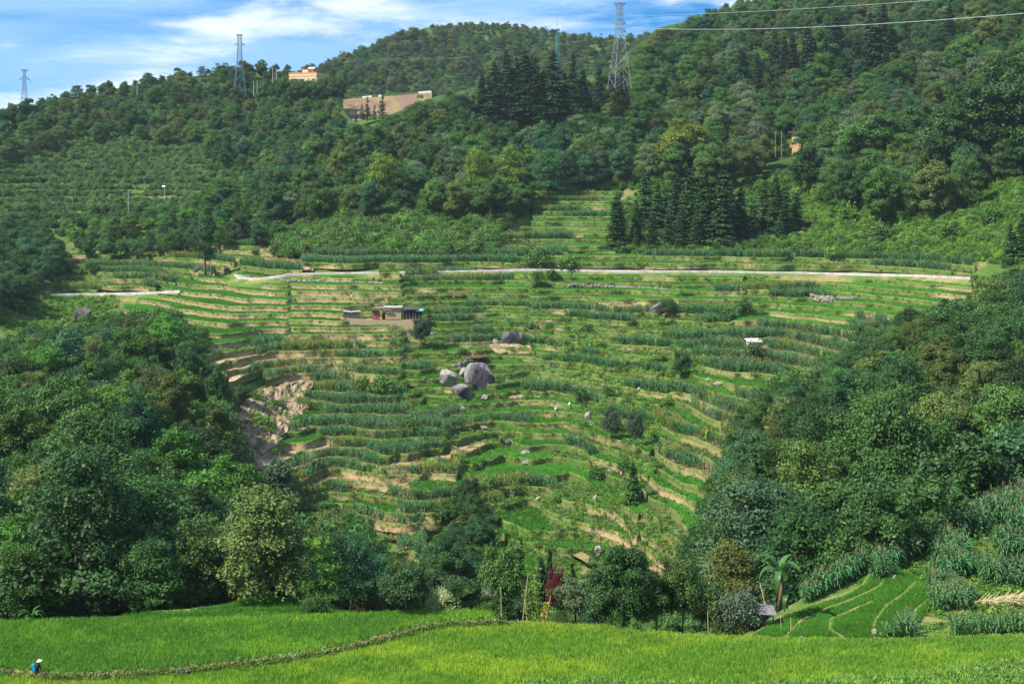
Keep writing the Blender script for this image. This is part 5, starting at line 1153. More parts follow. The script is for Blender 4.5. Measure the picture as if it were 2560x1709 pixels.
# ------------------------------------------------------------------ landslide, cliff, dam, water
def relief(name, poly, u0, u1, v0, v1, nu, nv, out_, amp, mat, label, cat, seed, col, du=0.0, kind='structure'):
    us = np.linspace(u0, u1, nu); vs = np.linspace(v1, v0, nv); U, V = np.meshgrid(us, vs)
    D = Gd(U, V); ins = blur(inpoly(U + 8 * (vnoise(V / 9, U / 9, seed) - 0.5) * 2, V + 6 * (vnoise(U / 11, V / 9, seed + 1) - .5) * 2, poly).astype(float), 3)
    rid = np.abs(fbm((U - u0) / 26 + (V - v0) / 60, (V - v0) / 55, seed + 2, 5) - 0.5) * 2; rid2 = fbm(U / 9, V / 14, seed + 4, 4)
    D = D - out_ * ins + amp * ((1 - rid) * 0.8 + (rid2 - 0.5) * 0.9) * ins + (1 - ins) * 4.0
    P = world(U, V, D); Q = grid_faces(nv, nu); keep = (ins.ravel()[Q].max(1) > 0.03); Q = Q[keep]
    n2 = fbm(U / 14, V / 9, seed + 6, 4)[..., None]
    c = col[0] + (col[1] - col[0]) * np.clip((n2 - 0.4) * 4, 0, 1); c = c + (col[2] - c) * np.clip((rid2[..., None] - 0.6) * 5, 0, 1)
    used = np.unique(Q); rm = np.zeros(P.shape[0] * P.shape[1], int); rm[used] = np.arange(len(used))
    o = link(name, mesh_np(name, P.reshape(-1, 3)[used], rm[Q], mat=mat, col=c.reshape(-1, 3)[used])); tag(o, label, cat, kind=kind)
TANS = (np.array((0.215, 0.15, 0.085)), np.array((0.30, 0.235, 0.155)), np.array((0.13, 0.075, 0.038)))
relief('landslide', SCAR, 570, 800, 940, 1185, 130, 150, 3.0, 3.4, M_TERR, 'pale crumbling landslide scar below the terraces', 'landslide', 501, TANS)
relief('earth_cliff', [(1340,775),(1380,765),(1460,770),(1540,762),(1600,760),(1640,770),(1720,766),(1720,786),(1600,790),(1480,790),(1340,784)], 1320, 1740, 745, 800, 160, 40, 0.9, 1.6, M_TERR, 'low tan earth cliff on the terraces below the road', 'earth bank', 521, TANS)
relief('earth_bank', [(1215,862),(1260,850),(1330,862),(1335,890),(1240,890)], 1205, 1345, 840, 900, 60, 30, 0.9, 1.2, M_TERR, 'tan earth bank beside the red brown pond', 'earth bank', 541, TANS)
relief('earth_bank', [(1215,978),(1260,972),(1310,990),(1318,1000),(1225,1000)], 1205, 1330, 964, 1008, 60, 30, 0.9, 1.2, M_TERR, 'tan earth bank right of the low pale rock', 'earth bank', 551, TANS)
relief('earth_bank', [(1395,590),(1440,585),(1462,596),(1450,604),(1400,602)], 1385, 1475, 578, 610, 50, 24, 0.9, 1.0, M_TERR, 'orange earth slip among the terraces left of the conifer stand', 'earth bank', 561, TANS)
relief('earth_bank', [(662,664),(700,660),(770,662),(780,672),(700,678),(660,674)], 650, 790, 654, 684, 70, 24, 0.9, 0.8, M_TERR, 'tan earth bank at the left end of the mound above the road', 'earth bank', 571, TANS)
relief('earth_bank', [(1110,735),(1150,726),(1190,728),(1200,744),(1130,744)], 1100, 1210, 718, 750, 50, 24, 0.9, 1.2, M_TERR, 'dark earth slip in the terraces right of the field hut', 'earth bank', 581, (TANS[2], TANS[2] * 0.8, TANS[2] * 0.5))
def pond(name, poly, label, colr, seed, rough=0.12):
    P = [gp(u, v) for u, v in poly]; z = sum(p.z for p in P) / len(P) + 0.1
    V = [((u - 1280) / F * ((CZ - z) * F / (v - VH)), (CZ - z) * F / (v - VH), z) for u, v in poly]
    mb = MB(); n = len(V); mb.add(V + [(x, y, z - 0.25) for x, y, z in V], [tuple(range(n))] + [(i, (i + 1) % n, n + (i + 1) % n, n + i) for i in range(n)])
    tag(mb.build(name, surf(name, colr, rough=rough, spec=0.5, scale=1.5, var=0.15)), label, 'water', kind='structure')
pond('pond', [(1150,888),(1175,883),(1205,884),(1225,890),(1200,893),(1160,892)], 'small red brown pond above the largest boulder', (0.17, 0.075, 0.055), 1)
pond('muddy_paddy', [(1352,1360),(1390,1358),(1430,1366),(1462,1382),(1490,1402),(1478,1408),(1440,1388),(1410,1372),(1370,1364)], 'muddy yellow water in a curved paddy at the foot of the slope', (0.26, 0.22, 0.09), 2)
def dam():
    us = np.linspace(858, 1080, 90); top = pl(us, [(858,249),(876,247),(1000,239),(1080,231)]); t = np.linspace(0, 1, 40)
    U = np.repeat(us[None], 40, 0); V = 312 + t[:, None] * (top[None] - 312); D = 742 + 95 * t[:, None] + 0 * U
    P = world(U, V, D); P[..., 2] += 0.5 * (fbm(U / 6, V / 3, 601, 3) - 0.5)
    P = np.concatenate([P, (P[-1] + np.array((0, 5, 0)))[None], (P[-1] + np.array((0, 40, -30)))[None]], 0)
    n = fbm(np.concatenate([U, U[-2:]]) / 22, np.concatenate([V, V[-2:]]) / 7, 603, 4)[..., None]
    c = np.array((0.17, 0.105, 0.075)) + (np.array((0.20, 0.155, 0.075)) - np.array((0.17, 0.105, 0.075))) * np.clip((n - 0.42) * 5, 0, 1)
    o = link('dam', mesh_np('dam', P, grid_faces(42, 90), mat=M_TERR, col=c)); tag(o, 'brown bare face of an earth dam between the hills', 'dam', kind='structure')
    r = empty('parapet_wall', world(975, 240, 838)); tag(r, 'low white and green overgrown wall along the top of the dam', 'wall')
    rng = random.Random(4); u = 876; o0 = Vector(r.location)
    while u < 1078:
        w_ = rng.uniform(5, 11); v = float(pl(u, [(858,249),(1080,231)])); p = Vector(world(u + w_ / 2, v, 838)); white = rng.random() < (0.45 if (905 < u < 950 or u > 1030) else 0.06)
        MB().box(p - o0 + Vector((0, 0, 0.3)), (w_ * 838 / F * 0.96, 0.6, 1.5 if white else 1.9)).build('wall_block', M_WHITE if white else surf('overgrown block', (0.09, 0.15, 0.04), scale=1, var=0.5), r); u += w_
dam()

# ------------------------------------------------------------------ pylons, mast, poles, wires
def pylon(u, vb, vt, d, wb, label, arms, mat, top_arm):
    k = d / F; H = (vb - vt) * k; g = Vector(world(u, vb, d)); r = empty('lattice_pylon', g, 0.35); tag(r, label, 'pylon', 'lattice pylons')
    W = wb * k / 2; prof = [(0, W), (0.55, W * 0.42), (0.78, W * 0.30), (1.0, W * 0.26)]
    def hw(t): return np.interp(t, [p[0] for p in prof], [p[1] for p in prof])
    for sx, sy in ((-1, -1), (1, -1), (1, 1), (-1, 1)):
        mb = MB(); mb.tube([(sx * hw(t), sy * hw(t), t * H) for t in (0, 0.3, 0.55, 0.78, 1.0)], [0.14, 0.125, 0.11, 0.09, 0.085], 4); mb.build('leg', mat, r)
    mb = MB(); lv = [0, 0.14, 0.27, 0.38, 0.47, 0.55, 0.62, 0.69, 0.75, 0.81, 0.87, 0.93, 0.99]
    for a, b in zip(lv, lv[1:]):
        ha, hb = hw(a), hw(b)
        for (x0, y0), (x1, y1) in (((-1, -1), (1, -1)), ((1, -1), (1, 1)), ((1, 1), (-1, 1)), ((-1, 1), (-1, -1))):
            mb.bar((x0 * ha, y0 * ha, a * H), (x1 * hb, y1 * hb, b * H), 0.06); mb.bar((x1 * ha, y1 * ha, a * H), (x0 * hb, y0 * hb, b * H), 0.06)
            mb.bar((x0 * hb, y0 * hb, b * H), (x1 * hb, y1 * hb, b * H), 0.055)
    o = mb.build('lattice_bracing', mat, r); o['kind'] = 'stuff'
    tips = []
    for t, ln, dn in arms:
        h = hw(t); q = ln * k
        for s in (-1, 1):
            mb = MB()
            for sy in (-1, 1):
                mb.bar((s * h, sy * h, t * H), (s * q, 0, t * H - dn), 0.12); mb.bar((s * h, sy * h, t * H + 1.2), (s * q, 0, t * H - dn), 0.1)
            for f in (0.35, 0.68): mb.bar((s * (h + (q - h) * f), -h * (1 - f), t * H - dn * f), (s * (h + (q - h) * f), h * (1 - f), t * H - dn * f), 0.07)
            mb.build('cross_arm', mat, r)
            mi = MB(); mi.tube([(s * q, 0, t * H - dn), (s * q, 0, t * H - dn - 1.4)], [0.10, 0.10], 5); mi.build('insulator', M_STEEL_L, r)
            tips.append(r.matrix_basis @ Vector((s * q, 0, t * H - dn - 1.4)) if False else g + Matrix.Rotation(0.35, 3, 'Z') @ Vector((s * q, 0, t * H - dn - 1.4)))
    mb = MB(); h = hw(1.0); q = top_arm * k
    for s in (-1, 1):
        for sy in (-1, 1):
            mb.bar((s * h, sy * h, H * 0.965), (s * q, 0, H), 0.13); mb.bar((0, sy * h, H), (s * q, 0, H), 0.13)
    mb.bar((-h, -h, H), (h, h, H), 0.1); mb.bar((h, -h, H), (-h, h, H), 0.1)
    mb.build('top_arm', mat, r)
    return tips, g + Vector((0, 0, H))
M_PYD = surf('dark pylon steel', (0.09, 0.13, 0.17), scale=2, var=0.15, rough=0.6)
M_PYL = surf('pale pylon steel', (0.20, 0.225, 0.22), scale=2, var=0.15, rough=0.6)
T1, top1 = pylon(61, 288, 175, 790, 24, 'lattice pylon on the left end of the skyline', ((0.80, 13.5, 0.3),), M_PYD, 8)
T2, top2 = pylon(599, 244, 87, 800, 30, 'lattice pylon on the skyline left of the yellow building', ((0.845, 13, 0.3),), M_PYD, 8)
T3, top3 = pylon(1549, 222, 8, 640, 46, 'tallest lattice pylon before the right hill', ((0.67, 17, 0.2), (0.765, 17, 0.4)), M_PYL, 17)
def wire(a, b, sag, r, label, mat=M_STEEL_L, n=24):
    mb = MB(); a, b = Vector(a), Vector(b); mb.tube([a.lerp(b, i / n) - Vector((0, 0, sag * 4 * (i / n) * (1 - i / n))) for i in range(n + 1)], [r] * (n + 1), 4, cap=False)
    tag(mb.build('power_line', mat), label, 'power line', 'power lines'); 
W_ = lambda u, v, d: Vector(world(u, v, d))
wire(T3[3], W_(2700, 22, 330), 2.5, 0.085, 'lower bright wire running right from the tallest pylon')
wire(T3[3] + Vector((-1.2, 0.6, 5.2)), W_(2700, -28, 330), 1.2, 0.06, 'upper thin wire running right from the tallest pylon')
wire(T1[1], T2[0], 6, 0.09, 'lower wire between the two pylons on the left skyline')
wire(T1[1] + Vector((-1.5, 0, 4)), T2[0] + Vector((1.5, 0, 4)), 6, 0.06, 'upper wire between the two pylons on the left skyline')
wire(T1[0], W_(-120, 255, 760), 1, 0.06, 'wire running left from the left skyline pylon')
wire(T2[1], T3[0], 9, 0.03, 'thin wire from the middle skyline pylon to the tallest pylon', M_STEEL)
wire(W_(321, 486, 640), W_(1000, 488, 565), 3, 0.02, 'upper thin wire before the foot of the middle wood', M_STEEL)
wire(W_(321, 490, 640), W_(1000, 497, 565), 3, 0.02, 'lower thin wire before the foot of the middle wood', M_STEEL)
wire(W_(1000, 488, 565), W_(1640, 395, 570), 4, 0.02, 'upper thin wire before the yellow green tree pair', M_STEEL)
wire(W_(1000, 497, 565), W_(1640, 401, 570), 4, 0.02, 'lower thin wire before the yellow green tree pair', M_STEEL)
def mast():
    d = 668; k = d / F; g = W_(1393, 205, d); H = (205 - 74) * k; r = empty('antenna_mast', g); tag(r, 'green steel antenna mast with white antenna panels', 'mast')
    gm = surf('mast green', (0.06, 0.20, 0.19), scale=2, var=0.15, rough=0.6); h = 0.95
    for i in range(3):
        a = 2.1 * i + 0.3; MB().bar((h * math.cos(a), h * math.sin(a), 0), (h * 0.8 * math.cos(a), h * 0.8 * math.sin(a), H), 0.17, 5).build('leg', gm, r)
    mb = MB()
    for j in range(14):
        for i in range(3):
            a, b = 2.1 * i + 0.3, 2.1 * (i + 1) + 0.3; mb.bar((h * math.cos(a), h * math.sin(a), H * j / 14), (h * .9 * math.cos(b), h * .9 * math.sin(b), H * (j + 1) / 14), 0.06)
    o = mb.build('lattice_bracing', gm, r); o['kind'] = 'stuff'
    mb = MB(); mb.tube([(0, 0, H - 0.2), (0, 0, H + 0.1)], [1.5, 1.5], 8); mb.build('platform', M_STEEL, r)
    MB().bar((0, 0, H), (0, 0, H + (74 - 51) * k + 2.0), 0.13, 5, 0.05).build('lightning_rod', gm, r)
    for i, (x, y, hh) in enumerate(((-1.75, -.4, 1.6), (-0.95, -1.3, 2.5), (0.5, 1.2, 1.9), (1.6, -.5, 2.4), (0.25, -1.5, 1.5))): MB().box((x, y, H + 0.9), (0.55, 0.3, hh)).build('antenna_panel', M_WHITE, r)
mast()
def pole(u, vt, vb, label, lean=0.0, r0=0.14, mat=M_CONC, arm=0.0, d=None, name='utility_pole', cat='pole', group='utility poles', off=0.0):
    g = gp(u, vb) if d is None else W_(u, vb, d); k = g.y / F; H = (vb - vt) * k; r = empty(name, g); tag(r, label, cat, group)
    MB().tube([(0, 0, -0.5), (lean * k, 0, H)], [r0, r0 * 0.7], 6).build('shaft', mat, r)
    if arm:
        MB().box((lean * k, 0, H - 0.4), (arm, 0.1, 0.12)).build('cross_arm', M_STEEL, r)
        for s in (-1, 0, 1): MB().tube([(lean * k + s * arm * 0.42, 0, H - 0.33), (lean * k + s * arm * 0.42, 0, H)], [0.07, 0.05], 5).build('insulator', M_WHITE, r)
    return r
M_POLE = surf('pole wood', (0.23, 0.19, 0.15), scale=4, var=0.3)
M_POLEC = surf('pole concrete', (0.34, 0.33, 0.31), scale=4, var=0.2)
pole(343, 200, 236, 'pale pole with a cross arm on the left hill', 0, 0.2, M_POLEC, 2.4, 760)
pole(634, 202, 238, 'left pole of the pair right of the middle pylon', 0, 0.2, M_POLEC, 0, 770)
pole(643, 201, 232, 'right pole of the pair right of the middle pylon', 0, 0.2, M_POLEC, 0, 770)
pole(682, 170, 206, 'left pole of the pair before the yellow building', 0, 0.2, M_POLEC, 1.6, 775)
pole(691, 171, 197, 'right pole of the pair before the yellow building', 0, 0.2, M_POLEC, 0, 790)
pole(321, 480, 545, 'pole with a cross arm at the foot of the left hill', 0, 0.17, M_POLEC, 1.8, 590)
pole(527, 645, 692, 'dark pole standing right of the lone poplar', 0, 0.17, M_POLE)
pole(297, 738, 790, 'straight dark pole at the left end of the terraces', 0, 0.15, M_POLE)
pole(313, 742, 794, 'leaning pale pole at the left end of the terraces', -7, 0.15, M_POLEC)
pole(1939, 330, 390, 'pole with a lamp arm left of the small yellow house', 0, 0.17, M_POLE, 1.0, 600)
pole(1954, 326, 388, 'bare pole nearest to the small yellow house', 0, 0.17, M_POLE, 0, 602)
pole(1983, 253, 345, 'left dark pole of the transformer pair behind the small yellow house', 0, 0.18, surf('tarred pole', (0.05, 0.05, 0.06)), 2.4, 640)
pole(1990, 253, 345, 'right dark pole of the transformer pair behind the small yellow house', 0, 0.18, surf('tarred pole', (0.05, 0.05, 0.06)), 1.5, 641)
for i, (u, v) in enumerate(((888, 632), (917, 631), (1028, 633), (1084, 632), (1138, 622), (1167, 619))):
    pole(u, v - 10, v + 2, nth(i) + ' pale fence post from the left above the road', 0, 0.12, M_WHITE, name='fence_post', cat='post', group='pale fence posts along the mound')
def lamp():
    r = pole(411, 466, 498, 'street lamp with a pale solar panel on the left hill', 0, 0.16, M_STEEL_L, 0, 615, 'street_lamp', 'street lamp', None)
    MB().box((-0.35, 0, 5.6), (1.3, 0.9, 0.1), tilt=0.5).build('solar_panel', M_WHITE, r); MB().box((0.8, 0, 5.0), (0.9, 0.3, 0.12)).build('lamp_head', M_STEEL_L, r)
lamp()

# ------------------------------------------------------------------ buildings
def window(parent, x, y, z, w_, h, mull=1):
    f = MB()
    for sx in (-1, 1): f.box((x + sx * w_ / 2, y, z), (0.12, 0.14, h + 0.12))
    for sz in (-1, 1): f.box((x, y, z + sz * h / 2), (w_ - 0.12, 0.13, 0.12))
    for i in range(mull): f.box((x - w_ / 2 + w_ * (i + 1) / (mull + 1), y + 0.005, z), (0.08, 0.1, h - 0.12))
    o = f.build('window', M_WHITE, parent); MB().box((x, y + 0.03, z), (w_ - 0.14, 0.04, h - 0.14)).build('pane', M_GLASS, o)
def school():
    d = 790; k = d / F; g = W_(772, 236, d); r = empty('yellow_building', g, -0.36); tag(r, 'flat roofed yellow building half hidden by trees on the left crest', 'building')
    w_, dp, H = 17.2, 14.0, 11.2
    MB().box((0, 0, H / 2 - 1), (w_, dp, H + 2)).build('wall', M_YEL, r)
    MB().box((0, 0, H - 1.55), (w_ + 0.25, dp + 0.25, 0.35)).build('string_course', M_ORANGE, r); MB().box((0, 0, H + 0.2), (w_ + 0.3, dp + 0.3, 0.45)).build('parapet_cap', M_ORANGE, r)
    for i, x in enumerate((-6.6, -3.3, 0, 3.4, 6.5)): window(r, x, -dp / 2 - 0.05, H - 3.6, 1.5, 1.7, 2); window(r, x, -dp / 2 - 0.05, H - 7.4, 1.5, 1.7, 2)
    f = MB(); f.box((w_ / 2 + 0.05, 0, H - 3.6), (0.12, 0.8, 1.6)); o = f.build('window', M_WHITE, r); MB().box((w_ / 2 + 0.13, 0, H - 3.6), (0.04, 0.6, 1.4)).build('pane', M_GLASS, o)
    h = MB().box((-1.4, 0, H + 1.4), (3.4, 3.4, 2.0)).build('stair_hut', M_YEL, r); MB().box((-1.4, 0, H + 2.5), (3.7, 3.7, 0.22)).build('roof', M_ORANGE, h)
    t = MB().tube([(-0.6, 1, H + 3.3), (3.2, 1, H + 3.3)], [0.55, 0.55], 10).build('water_tank', M_WHITE, r); MB().box((1.4, 1, H + 1.4), (2.2, 1.2, 2.4)).build('tank_stand', M_RED, t)
    tag(MB().tube([(0, 0, 0), (0, 0, 0.7)], [0.45, 0.3], 8).build('roof_vent', M_TIN, None, loc=g + Matrix.Rotation(-0.36, 3, 'Z') @ Vector((-5, -3, H + 0.3))), 'small grey vent on the roof edge of the yellow building', 'vent')
school()
def small_house():
    d = 606; k = d / F; g = W_(1989, 392, d); H = (392 - 331) * k; r = empty('yellow_house', g, -0.15); tag(r, 'small tall yellow house with a dark flat overhanging roof', 'house')
    MB().box((0.4, 2, H / 2 - 1), (3.6, 4.4, H + 2)).build('wall', M_YEL, r); MB().box((-0.1, 1.9, H + 0.15), (5.6, 6.0, 0.3)).build('roof', M_WOOD, r)
    b = MB().box((-1.9, 0.5, H * 0.45), (1.0, 1.6, 1.5)).build('balcony', M_ORANGE, r); MB().box((-1.9, 0.5, H * 0.45 + 0.9), (1.1, 1.7, 0.12)).build('rail', M_RED, b)
    window(r, 0.7, -0.25, H - 2.2, 1.2, 1.2)
small_house()
def field_hut():
    g = gp(975, 799); g = W_(975, 799, g.y - 2.5); k = g.y / F; r = empty('field_hut', g + Vector((0, 0.5, 0.1))); tag(r, 'yellow field hut with a bamboo mat front and flat sheet roof', 'hut')
    s = k; H = 29 * s
    def bx(u0, u1, v0, v1, y, t, name, mat, par=r): return MB().box((((u0 + u1) / 2 - 975) * s, y, (799 - (v0 + v1) / 2) * s), ((u1 - u0) * s, t, (v1 - v0) * s)).build(name, mat, par)
    bx(948, 1003, 771, 800, 2.2, 3.6, 'back_room', M_WOOD)
    bx(948, 955, 771, 799, 0.2, 0.4, 'wall_pier', M_HUTY); bx(963.5, 967, 781, 799, 0.2, 0.4, 'wall_pier', M_HUTY); bx(967, 973.5, 781, 799, 0.25, 0.3, 'wall_panel', M_HUTY); bx(955, 974, 774, 777, 0.2, 0.4, 'lintel', M_HUTY)
    bx(955, 963.5, 781, 799, 0.36, 0.1, 'dark_doorway_panel', M_DARK)  # solid near-black panel; the darkness inside the door is put in as colour
    for i in range(9):
        u0 = 974 + i * 3.2; bx(u0, u0 + 3.0, 772, 799, 0.15 + 0.04 * (i % 2), 0.12, 'mat_panel', M_MAT)
    bx(956, 978, 775, 776.5, -0.2, 0.7, 'awning', M_TIN); bx(955, 983, 780, 780.8, -0.9, 0.12, 'pole_rail', M_BAMB)
    for i in range(8):
        u0 = 945.5 + i * 7.4; bx(u0, u0 + 7.2, 768.2 + 0.3 * (i % 3), 770.6 + 0.3 * (i % 3), 2.1, 4.6, 'roof_sheet', M_TIN)
    bx(945.5, 1005, 770.6, 772.2, -0.25, 0.12, 'fascia', M_RED)
    q = empty('red_shed', g + Vector((-36 * s, 0.3, 0.1))); tag(q, 'low red brown shed joined to the left side of the yellow hut', 'shed')
    MB().box((0, 1.3, 10 * s), (17.5 * s, 2.4, 20 * s)).build('wall', M_RED, q); MB().box((-0.1, 1.2, 20.6 * s), (19.5 * s, 3.2, 1.2 * s)).build('roof', M_DARK, q); MB().box((0.8 * s, 0.05, 9 * s), (0.12, 0.1, 18 * s)).build('corner_post', M_WOOD, q)
    w1 = W_(878, 797, g.y); q = empty('wood_pile', w1 + Vector((0, 0.6, 0))); tag(q, 'dark stack of firewood under pale sheets left of the hut', 'wood pile')
    rr = random.Random(3)
    for sd in (0, 1):
        for i in range(9):
            for j in range(7):
                x = ((-20 if sd == 0 else 1) + i * 2.15) * k; MB().tube([(x, -0.2 + rr.uniform(-.15, .15), 0.12 + j * 2.3 * k), (x + rr.uniform(-.03, .03), 2.0, 0.12 + j * 2.3 * k)], [1.1 * k] * 2, 6).build('log', M_WOOD, q)
    for x, w_, tl in ((-11, 21, 0.12), (11, 22, -0.1)):
        o = MB().box((0, 0.9, 0), (w_ * k, 2.6, 0.14)).build('cover_sheet', M_TIN, q); o.location = (x * k, 0, 17.6 * k); o.rotation_euler = (0, tl, 0)
    w2 = W_(1030, 798, g.y); q = empty('lean_to', w2 + Vector((0, 0.5, 0))); tag(q, 'dark pole lean to with tarpaulins right of the yellow hut', 'lean-to')
    for x in (-22, -14, -6, 2, 9, 17, 25): MB().tube([(x * k, 0, -0.2), ((x + rr.uniform(-1, 1)) * k, 0.1, (24 if x < 8 else 21) * k)], [0.09, 0.07], 5).build('post', M_WOOD, q)
    MB().box((0, 1.8, 12 * k), (46 * k, 3.0, 20 * k)).build('dark_block', M_DARK, q)  # plain near-black block filling the space behind the posts
    MB().box((-5 * k, 1.5, 25.3 * k), (38 * k, 3.8, 0.15), tilt=0.08).build('dark_tarpaulin', surf('dark sheet', (0.05, 0.055, 0.06)), q); MB().box((19 * k, 1.2, 22 * k), (17 * k, 3.4, 0.12), tilt=0.1).build('green_tarpaulin', surf('teal sheet', (0.12, 0.32, 0.30)), q)
    MB().box((-17 * k, -0.1, 22 * k), (6 * k, 0.1, 2 * k)).build('teal_strip', surf('teal strip', (0.05, 0.45, 0.40)), q)
    mb = MB(); c = Vector((-25 * s, 1.2, 31.5 * s))
    for i in range(90):
        a = rr.uniform(0, 6.28); b = rr.uniform(-0.2, 1.3); L_ = rr.uniform(5, 11) * s; mb.bar(c + Vector((rr.uniform(-4, 4) * s, rr.uniform(-.6, .6), rr.uniform(-1, 3) * s)), c + Vector((math.cos(a) * math.cos(b) * L_, math.sin(a) * math.cos(b) * L_ * .6, math.sin(b) * L_)), 0.035, 3)
    o = mb.build('brushwood', M_WOOD, None, loc=g + Vector((0, .5, .1))); tag(o, 'bundle of grey brushwood heaped on the left end of the hut roof', 'brushwood', kind='stuff')
    st = MB(); pts = [(850, 795), (900, 798), (950, 800.5), (1000, 801), (1040, 798)]
    for (u0, v0), (u1, v1) in zip(pts, pts[1:]):
        a, b = W_(u0, v0, g.y - .6), W_(u1, v1, g.y - .6); st.add([a, b, b + Vector((0, 5.5, 0)), a + Vector((0, 5.5, 0)), a - Vector((0, .8, 3.0)), b - Vector((0, .8, 3.0))], [(0, 1, 2, 3), (4, 5, 1, 0)])
    tag(st.build('hut_yard', surf('trodden earth', (0.27, 0.20, 0.125), scale=2, var=0.2)), 'pale trodden earth yard before the hut', 'yard', kind='structure')
field_hut()
def field_shed():
    g = gp(1888, 880); g = W_(1888, 878, g.y - 4.0); k = g.y / F; r = empty('field_shed', g, 0.12); tag(r, 'small grey field shed with sheet walls and pale flat roof', 'shed')
    w_, H = 30 * k, 24 * k
    MB().box((0, 1.6, H / 2 - 1), (w_, 2.8, H + 2)).build('wall', M_TIN, r)
    MB().box((-8.5 * k, 0.15, H / 2), (0.18, 0.12, H)).build('corner_post', M_WOOD, r); MB().box((3 * k, 0.16, H * .62), (15 * k, 0.05, H * .62)).build('hanging_sheet', surf('pale plastic sheet', (0.55, 0.57, 0.60), scale=1.5, var=0.2), r)
    for i in range(4): MB().box(((-13.5 + 9 * i) * k, 1.3, H + 1.8 * k + 0.02 * (i % 2)), (8.9 * k, 4.2, 0.2), tilt=0.12).build('roof_sheet', surf('rusty pale sheet', (0.55, 0.46, 0.40), scale=1.5, var=0.3), r)
field_shed()
def stone_wall():
    r = empty('stone_wall', W_(2515, 402, 528)); tag(r, 'dark rough stone wall under the huge tree at the right edge', 'wall'); rr = random.Random(8); o0 = Vector(r.location)
    for j in range(4):
        u = 2470 + rr.uniform(0, 4)
        while u < 2600:
            w_ = rr.uniform(7, 13); p = W_(u + w_ / 2, 412 - j * 4.5, 526); MB().box(p - o0, (w_ * .97 * 526 / F, 0.9, 4.3 * 526 / F), taper=0.93).build('stone', M_STONE, r); u += w_
stone_wall()
def collapsed_roof():
    g = gp(1918, 1538) if False else W_(1918, 1532, 129.5); k = g.y / F; r = empty('grey_roof', g); tag(r, 'low collapsed grey thatched roof beside the willowy bush', 'roof')
    MB().add([(-26 * k, -.6, 4 * k), (22 * k, -.6, 0), (22 * k, 1.6, 8 * k), (-26 * k, 1.6, 13 * k), (-26 * k, -.6, 2 * k), (22 * k, -.6, -2 * k), (22 * k, 1.6, 6 * k), (-26 * k, 1.6, 11 * k)], [(0, 1, 2, 3), (7, 6, 5, 4), (0, 4, 5, 1), (1, 5, 6, 2), (2, 6, 7, 3), (3, 7, 4, 0)]).build('thatch', M_THATCH, r)
    for x in (-22, -4, 16): MB().bar((x * k, .2, -40 * k), (x * k, .2, 4 * k), 0.06).build('post', M_WOOD, r)
collapsed_roof()
def straw_heap():
    g = W_(1224, 1530, 134); k = g.y / F; o = link('straw_heap', rock_mesh(61, 34 * k, 30 * k, 37 * k, 4, 0.5)); o.data.materials.append(M_THATCH); o.location = g + Vector((0, 0, 34 * k)); tag(o, 'rounded heap of lilac grey straw behind the rice field', 'straw heap')
    for i in range(260):
        pass
straw_heap()

def dry_stones(pts, n, size, rows, label, seed):
    rr = random.Random(seed); mb = MB(); pu = [p[0] for p in pts]; pv = [p[1] for p in pts]
    for i in range(n):
        u = rr.uniform(pu[0], pu[-1]); v = float(np.interp(u, pu, pv)); g = gp(u, v); q = size * rr.uniform(.6, 1.5)
        mb.box(g + Vector((0, -.2, rr.uniform(-.4, .6) * rows)), (q * rr.uniform(1, 1.8), q, q * rr.uniform(.5, .9)), rr.uniform(0, 3), rr.uniform(.6, .95), rr.uniform(-.5, .5))
    tag(mb.build('dry_stone_wall', M_STONE_L), label, 'wall', kind='stuff')
dry_stones([(690, 702), (760, 704), (850, 707), (960, 709)], 260, .5, .8, 'thin line of pale dry stones below the left end of the road', 1)
dry_stones([(1420, 712), (1520, 718), (1620, 722), (1700, 728)], 300, .5, .8, 'thin line of pale dry stones on the terraces right of the middle', 2)
dry_stones([(2000, 738), (2060, 748), (2130, 752)], 260, .55, 1.6, 'bank of loose pale stones on the terraces at the right', 3)
dry_stones([(1130, 920), (1160, 908), (1190, 905)], 110, .4, 1.2, 'loose pale stones above the boulders', 4)
# ------------------------------------------------------------------ car
def car():
    g = W_(1943, 428, 604); r = empty('white_car', g, 0.25); tag(r, 'white car half hidden by bushes on the right hill', 'car')
    pts = [(-2.2, .35), (-2.2, .95), (-1.9, 1.05), (-1.3, 1.65), (0.5, 1.68), (1.15, 1.1), (2.1, .95), (2.2, .35)]; mb = MB(); n = len(pts)
    mb.add([(x, -.85, z) for x, z in pts] + [(x, .85, z) for x, z in pts], [tuple(range(n)), tuple(range(2 * n - 1, n - 1, -1))] + [(i, i + n, (i + 1) % n + n, (i + 1) % n) for i in range(n)]); mb.build('body', M_WHITE, r)
    for x0, x1, t0, t1 in ((-1.55, -.5, -1.25, -.5), (-.35, .85, -.35, .5)): m = MB(); m.add([(x0, -.87, 1.1), (x1, -.87, 1.1), (t1, -.87, 1.58), (t0, -.87, 1.58), (x0, -.84, 1.1), (x1, -.84, 1.1), (t1, -.84, 1.58), (t0, -.84, 1.58)], [(0, 1, 2, 3), (7, 6, 5, 4), (0, 4, 5, 1), (1, 5, 6, 2), (2, 6, 7, 3), (3, 7, 4, 0)]); m.build('window', M_GLASS, r)
    for x in (-1.35, 1.35):
        for y in (-.8, .8):
            t = MB().tube([(x, y - .1, .33), (x, y + .1, .33)], [.33, .33], 12).build('wheel', M_DARK, r); MB().tube([(x, y - .12, .33), (x, y + .12, .33)], [.18, .18], 8).build('rim', M_STEEL_L, t)
    for y in (-.6, .6): MB().box((2.2, y, .75), (.08, .35, .18)).build('headlight', M_WHITE, r)
car()

